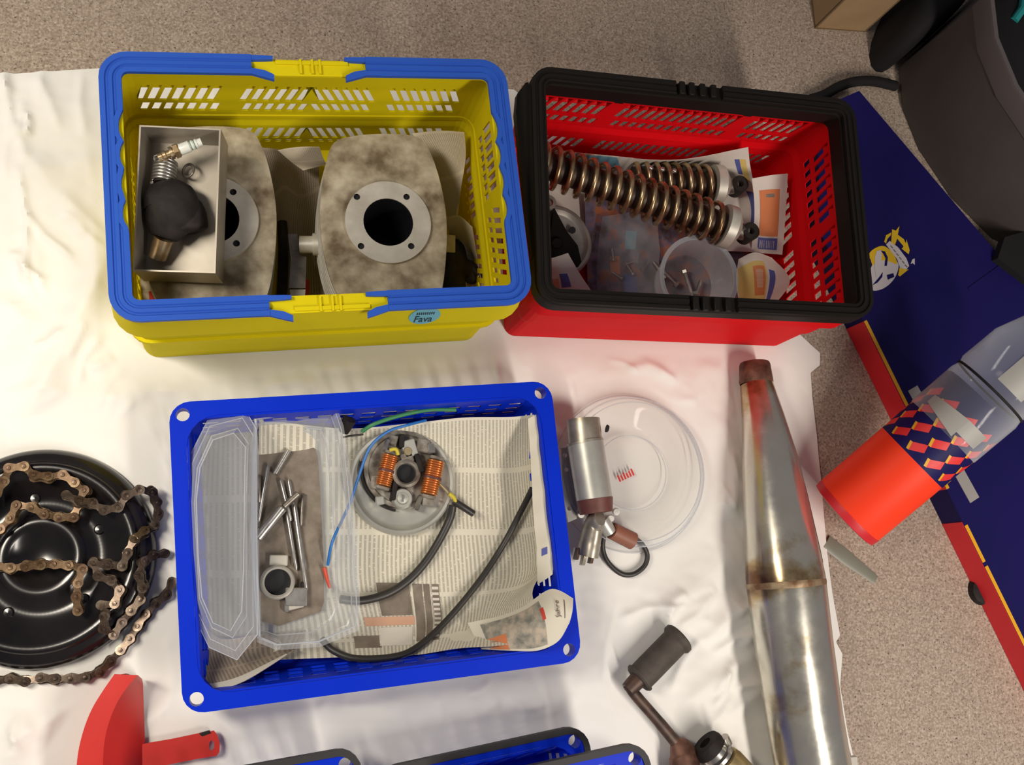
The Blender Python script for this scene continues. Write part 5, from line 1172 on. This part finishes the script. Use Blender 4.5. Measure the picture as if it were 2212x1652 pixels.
# printed emblem: white disc with navy marks, yellow ring, banner with yellow ribbon
ew = smooth2([Vector(p) for p in ((1878, 590, 0), (1884, 568, 0), (1905, 558, 0), (1930, 560, 0), (1941, 572, 0), (1935, 596, 0), (1920, 615, 0), (1900, 626, 0), (1882, 624, 0))], 4)
em = top_poly([(p.x, p.y) for p in ew], 'emblem_white', 'emblem', 0.0003)
def emb(pts, m, name, dz): 
    P = [at(x, y, BZ+dz) for x, y in pts]; mb = MB(); mb.prism([(p.x, p.y) for p in P], BZ+dz-0.0002, BZ+dz); part(name, mb, m, em, 30, True)
ey = smooth2([Vector(p) for p in ((1873, 576, 0), (1874, 556, 0), (1884, 540, 0), (1904, 531, 0), (1918, 536, 0), (1932, 552, 0), (1938, 570, 0), (1925, 566, 0), (1908, 562, 0), (1890, 568, 0), (1878, 582, 0))], 3)
emb([(p.x, p.y) for p in ey], 'emblem_yellow', 'yellow_ring', 0.0005)
emb([(1890, 555), (1894, 542), (1903, 540), (1905, 552), (1900, 580), (1893, 600), (1890, 580)], 'emblem_white', 'white_stroke', 0.0008)
emb([(1903, 541), (1912, 543), (1918, 556), (1916, 574), (1911, 574), (1913, 558), (1908, 548)], 'navy', 'navy_stroke', 0.0008)
emb([(1880, 558), (1884, 572), (1880, 582), (1877, 570)], 'navy', 'navy_stroke', 0.0008)
emb([(1916, 594), (1930, 590), (1932, 598), (1918, 604)], 'navy', 'navy_stroke', 0.0008)
emb([(1885, 616), (1900, 598), (1907, 588), (1906, 598), (1896, 610)], 'navy', 'navy_stroke', 0.0008)
emb([(1914, 528), (1922, 520), (1940, 534), (1958, 558), (1964, 574), (1958, 582), (1944, 578), (1938, 560)], 'emblem_white', 'banner', 0.0007)
for k in range(6):
    x, y = 1923+k*6.2, 531+k*8.2; emb([(x, y), (x+2, y-1), (x+7, y+4.5), (x+5, y+6)], 'print_grey', 'banner_mark', 0.0009)
emb([(1925, 523), (1927, 495), (1935, 498), (1943, 488), (1938, 515), (1933, 530)], 'emblem_yellow', 'ribbon', 0.0009)
emb([(1910, 522), (1914, 508), (1925, 502), (1924, 508), (1917, 516), (1914, 526)], 'emblem_yellow', 'ribbon', 0.0007)
emb([(1938, 506), (1952, 516), (1957, 526), (1958, 517), (1965, 540), (1963, 549), (1948, 537), (1952, 532), (1937, 514)], 'emblem_yellow', 'ribbon', 0.0007)
emb([(1940, 594), (1943, 578), (1958, 582), (1963, 582), (1960, 584), (1944, 597)], 'emblem_yellow', 'ribbon', 0.0008)
emb([(1967, 570), (1971, 560), (1976, 558), (1976, 566), (1976, 572), (1972, 568)], 'emblem_white', 'star', 0.0003)
# ------------------------------------------------------------------ orange can lying on the carton
CR = 0.0510
a0, a1 = at(1822, 1113, 0.0490), at(2212, 782, 0.200)
d_ax = (a1-a0).normalized()
can = thing('drinks_can', 'bright orange can with navy diamond band leaning on the blue carton', 'can', a0, 0, None, d_ax.to_track_quat('Z', 'Y').to_matrix())
L0, L1, L2 = 0.112, 0.212, 0.219
mb = MB(); mb.lathe([(0, 0.004), (CR*0.93, 0.004), (CR*0.97, 0.006), (CR, 0.012), (CR, L0)], 64); part('orange_body', mb, 'can_orange', can, 40)
mb = MB(); mb.lathe([(CR*0.90, 0.0035), (CR*0.93, 0.0), (CR*0.985, 0.001), (CR*1.004, 0.008), (CR*1.002, 0.011)], 64); part('base_rim', mb, 'can_red_rim', can, 50)
mb = MB(); mb.lathe([(CR, L0), (CR, L1), (CR*0.96, L2), (0, L2)], 64); bd_ = part('navy_band', mb, 'navy', can, 40)
mb_r = []; nA = 11
def cp(a, z, r=1.0): return (CR*r*math.cos(a), CR*r*math.sin(a), z)
for row in range(4):
    z0 = L0+0.004+row*0.0205
    for k in range(nA):
        a = 2*PI*(k+0.5*(row % 2))/nA; da = 0.205
        mb = MB(); rg = []
        for s_ in range(7):                           # diamond: leaning rhombus wrapped on the can
            f = s_/6; lo_, hi_ = a-da*(1-abs(2*f-1))*0.9, a+da*(1-abs(2*f-1))*0.9
            zz = z0+0.020*f; sh = (f-0.5)*0.22
            rg.append([cp(lo_+(hi_-lo_)*q/4+sh, zz, 1.006) for q in range(5)])
        mb.loft(rg, False, False); part('red_diamond', mb, 'diamond_red', bd_, 60)
        mb = MB(); rg = []
        for s_ in range(4):
            f = 0.5*s_/3; hi_ = a-da*(1-abs(2*f-1))*0.9; sh = (f-0.5)*0.22
            rg.append([cp(hi_+sh-0.07*q, z0+0.020*f-0.0006*q, 1.005) for q in range(2)])
        mb.loft(rg, False, False); part('yellow_shade', mb, 'stripe_yellow', bd_, 60)
mb = MB(); mb.lathe([(CR*1.02, L1-0.052), (CR*1.03, L1-0.050), (CR*1.03, L1+0.012), (CR*0.99, L1+0.020), (CR*0.99, L1+0.024), (CR*1.04, L1+0.030), (CR*1.02, L1+0.080), (CR*0.8, L1+0.115), (CR*0.4, L1+0.13), (0, L1+0.132)], 64); part('clear_cover', mb, 'clear_plastic', can, 50)
mb = MB(); mb.tube([(CR*1.0*math.cos(2*PI*i/64), CR*1.0*math.sin(2*PI*i/64), L1+0.022) for i in range(64)], 0.0016, 8, True); part('cover_groove', mb, 'rubber', can, 60)
up_l = (XF[can.name].inverted().to_3x3() @ Vector((0, 0, 1))); aup = math.atan2(up_l.y, up_l.x)
sgn = 1 if (XF[can.name].inverted().to_3x3() @ Vector((-0.6, 0.8, 0))).dot(Vector((-math.sin(aup), math.cos(aup), 0))) > 0 else -1
def wrap(a_lo, a_hi, zf, m, name):
    mb = MB(); rg = []
    for s_ in range(9):
        a = a_lo+(a_hi-a_lo)*s_/8; z0, z1 = zf(s_/8)
        rg.append([cp(aup+sgn*a, z0+(z1-z0)*q/3, 1.045) for q in range(4)])
    mb.loft(rg, False, False); part(name, mb, m, can, 60)
wrap(0.15, 1.15, lambda t: (L1-0.05+0.01*t, L1-0.022-0.006*t), 'grey_label', 'grey_label')
wrap(-0.45, 0.15, lambda t: (L1-0.042+0.0*t, L1-0.022), 'grey_label', 'grey_label')
wrap(-0.3, 0.45, lambda t: (L1+0.034, L1+0.075), 'grey_label', 'grey_label')
# grey strap below the can
mb = MB(); a, b_ = at(1972, 838, BZ+0.001), at(2106, 1080, BZ+0.001); d = (b_-a).normalized(); n = Vector((d.y, -d.x, 0))*0.0085
mb.prism([((a+n).x, (a+n).y), ((b_+n).x, (b_+n).y), ((b_-n).x, (b_-n).y), ((a-n).x, (a-n).y)], BZ+0.0001, BZ+0.0009)
single('tape_strip', mb, 'grey_tape', 'grey tape strip on the carton running under the orange can', 'tape', Vector((a.x, a.y, BZ)))
mb = MB(); mb.tube([at(1785, 1170, 0.003), at(1830, 1205, 0.003), at(1892, 1252, 0.003)], [0.010, 0.010, 0.006], 8, flat=0.15, upv=(0, 0, 1)); single('grey_green_strip', mb, 'strip_green', 'thin grey green strip on the floor below the orange can', 'strip', at(1830, 1205, 0.0))  # flat grey green strip beside the can base
mb = MB(); mb.lathe([(0, 0.010), (0.014, 0.010), (0.018, 0.008), (0.020, 0.0), (0, 0.0)], 28, Matrix.Translation(at(2118, 1275, 0.0005))); single('bottle_cap', mb, 'rubber', 'black round cap on the floor against the blue carton', 'cap', at(2118, 1275, 0.0005))
# ------------------------------------------------------------------ grey bin, black bag, cardboard box, strap
gb = thing('storage_bin', 'dark grey fabric storage bin with paler rim behind the blue carton', 'bin', at(2200, 250, 0.0))
base_l = [at(*p, 0.0) for p in ((1936, 150), (1944, 235), (1980, 325), (2050, 430), (2140, 520), (2230, 560))]
gz = 0.205
bk = [Vector((p.x+0.36, p.y+0.22, 0)) for p in base_l]
ringl = base_l+[at(2560, 420, 0), at(2620, -120, 0), at(2330, -230, 0)]
def rise(z, k): 
    c_ = sum(ringl, Vector())/len(ringl); return [Vector((c_.x+(p.x-c_.x)*k, c_.y+(p.y-c_.y)*k, z)) for p in ringl]
mb = MB(); mb.loft([rise(0.0006, 0.985), rise(0.010, 1.0), rise(gz-0.034, 1.005), rise(gz-0.033, 0.985), rise(0.012, 0.97), ], True, True); part('bin_body', mb, 'grey_bin', gb, 25, True)
mb = MB(); mb.loft([rise(gz-0.034, 1.012), rise(gz-0.004, 1.018), rise(gz, 1.012), rise(gz, 0.985), rise(gz-0.034, 0.982)], True, False, None, True); part('bin_rim', mb, 'grey_bin_rim', gb, 25, True)
mb = MB(); mb.loft([rise(gz-0.05, 0.980), rise(gz-0.045, 0.95), rise(gz-0.04, 0.5)], True, True); part('lining', mb, 'black_bag', gb, 40, True)
mb = MB(); mb.tube([at(2215, -20, 0.165), at(2208, 20, 0.165), at(2190, 45, 0.162)], 0.006, 10); single('teal_cord', mb, 'teal', 'teal cord lying inside the grey storage bin', 'cord', at(2208, 20, 0.128))
# black bag between bin and cardboard box
bg_c = at(1925, 150, 0.0)
mb = MB(); R_ = 24; rg = []
for i in range(11):
    t = i/10; z = 0.105*math.sin(PI/2*min(1, t*1.0))*1.0; sc = math.cos(t*PI/2*0.97)**0.45
    rg.append([Vector((0, 0, z+0.0005)) + (at(1958+64*math.cos(2*PI*k/R_)*(1+0.10*math.sin(3*2*PI*k/R_))*sc-40*math.sin(2*PI*k/R_)*sc , 58+92*math.sin(2*PI*k/R_)*sc+40*math.cos(2*PI*k/R_)*sc*0-20*sc*math.sin(2*2*PI*k/R_), 0.0)) for k in range(R_)])
mb.loft(rg, True, True); single('black_bag', mb, 'black_bag', 'black soft bag between the cardboard box and grey bin', 'bag', at(1960, 90, 0.0), 60)
kc0, kc1, kc2 = at(1759, 62, 0.0), at(1745, -60, 0.0), at(1868, 70, 0.0)
kc3 = kc1+(kc2-kc0)
kb = thing('cardboard_box', 'plain brown cardboard box at the floor edge beside the black bag', 'box', Vector((kc0.x, kc0.y, 0.0)))
hk = 0.14
for nm, p, q in (('side_panel', kc0, kc1), ('front_panel', kc0, kc2), ('side_panel', kc2, kc3), ('back_panel', kc1, kc3)):
    cI = (kc0+kc3)/2; n = (cI-(p+q)/2).normalized()*0.003
    mb = MB(); mb.hexa([p+Vector((0, 0, 0.0005)), q+Vector((0, 0, 0.0005)), q+n+Vector((0, 0, 0.0005)), p+n+Vector((0, 0, 0.0005)), p+Vector((0, 0, hk)), q+Vector((0, 0, hk)), q+n+Vector((0, 0, hk)), p+n+Vector((0, 0, hk))]); part(nm, mb, 'cardboard', kb, 30, True)
mb = MB(); mb.hexa([p+Vector((0, 0, 0.001)) for p in (kc0, kc2, kc3, kc1)]+[p+Vector((0, 0, 0.004)) for p in (kc0, kc2, kc3, kc1)]); part('bottom_panel', mb, 'cardboard', kb, 30, True)
for p, q in ((kc0, kc1), (kc2, kc3)):                 # closed top flaps
    m0, m1 = (kc0+kc2)/2, (kc1+kc3)/2
    mb = MB(); mb.hexa([v+Vector((0, 0, hk)) for v in (p, q, m1, m0)]+[v+Vector((0, 0, hk+0.003)) for v in (p, q, m1, m0)]); part('top_flap', mb, 'cardboard', kb, 30, True)
cable('strap', [(1752, 214, 0.010), (1780, 205, 0.012), (1815, 186, 0.014), (1850, 176, 0.015), (1890, 176, 0.014), (1935, 186, 0.010)], 0.0075, 'black_bag', 'black strap curving from the bag to the red basket', 'strap')
mb = MB(); mb.prism([(p.x, p.y) for p in [at(*q, 0.05) for q in ((2150, 560), (2165, 515), (2215, 500), (2300, 520), (2300, 640), (2230, 620))]], 0.0425, 0.055); single('black_piece', mb, 'black_bag', 'small flat black piece on the blue carton at the bin corner', 'pouch', at(2200, 560, 0.0425))  # flat black piece where bin and carton meet
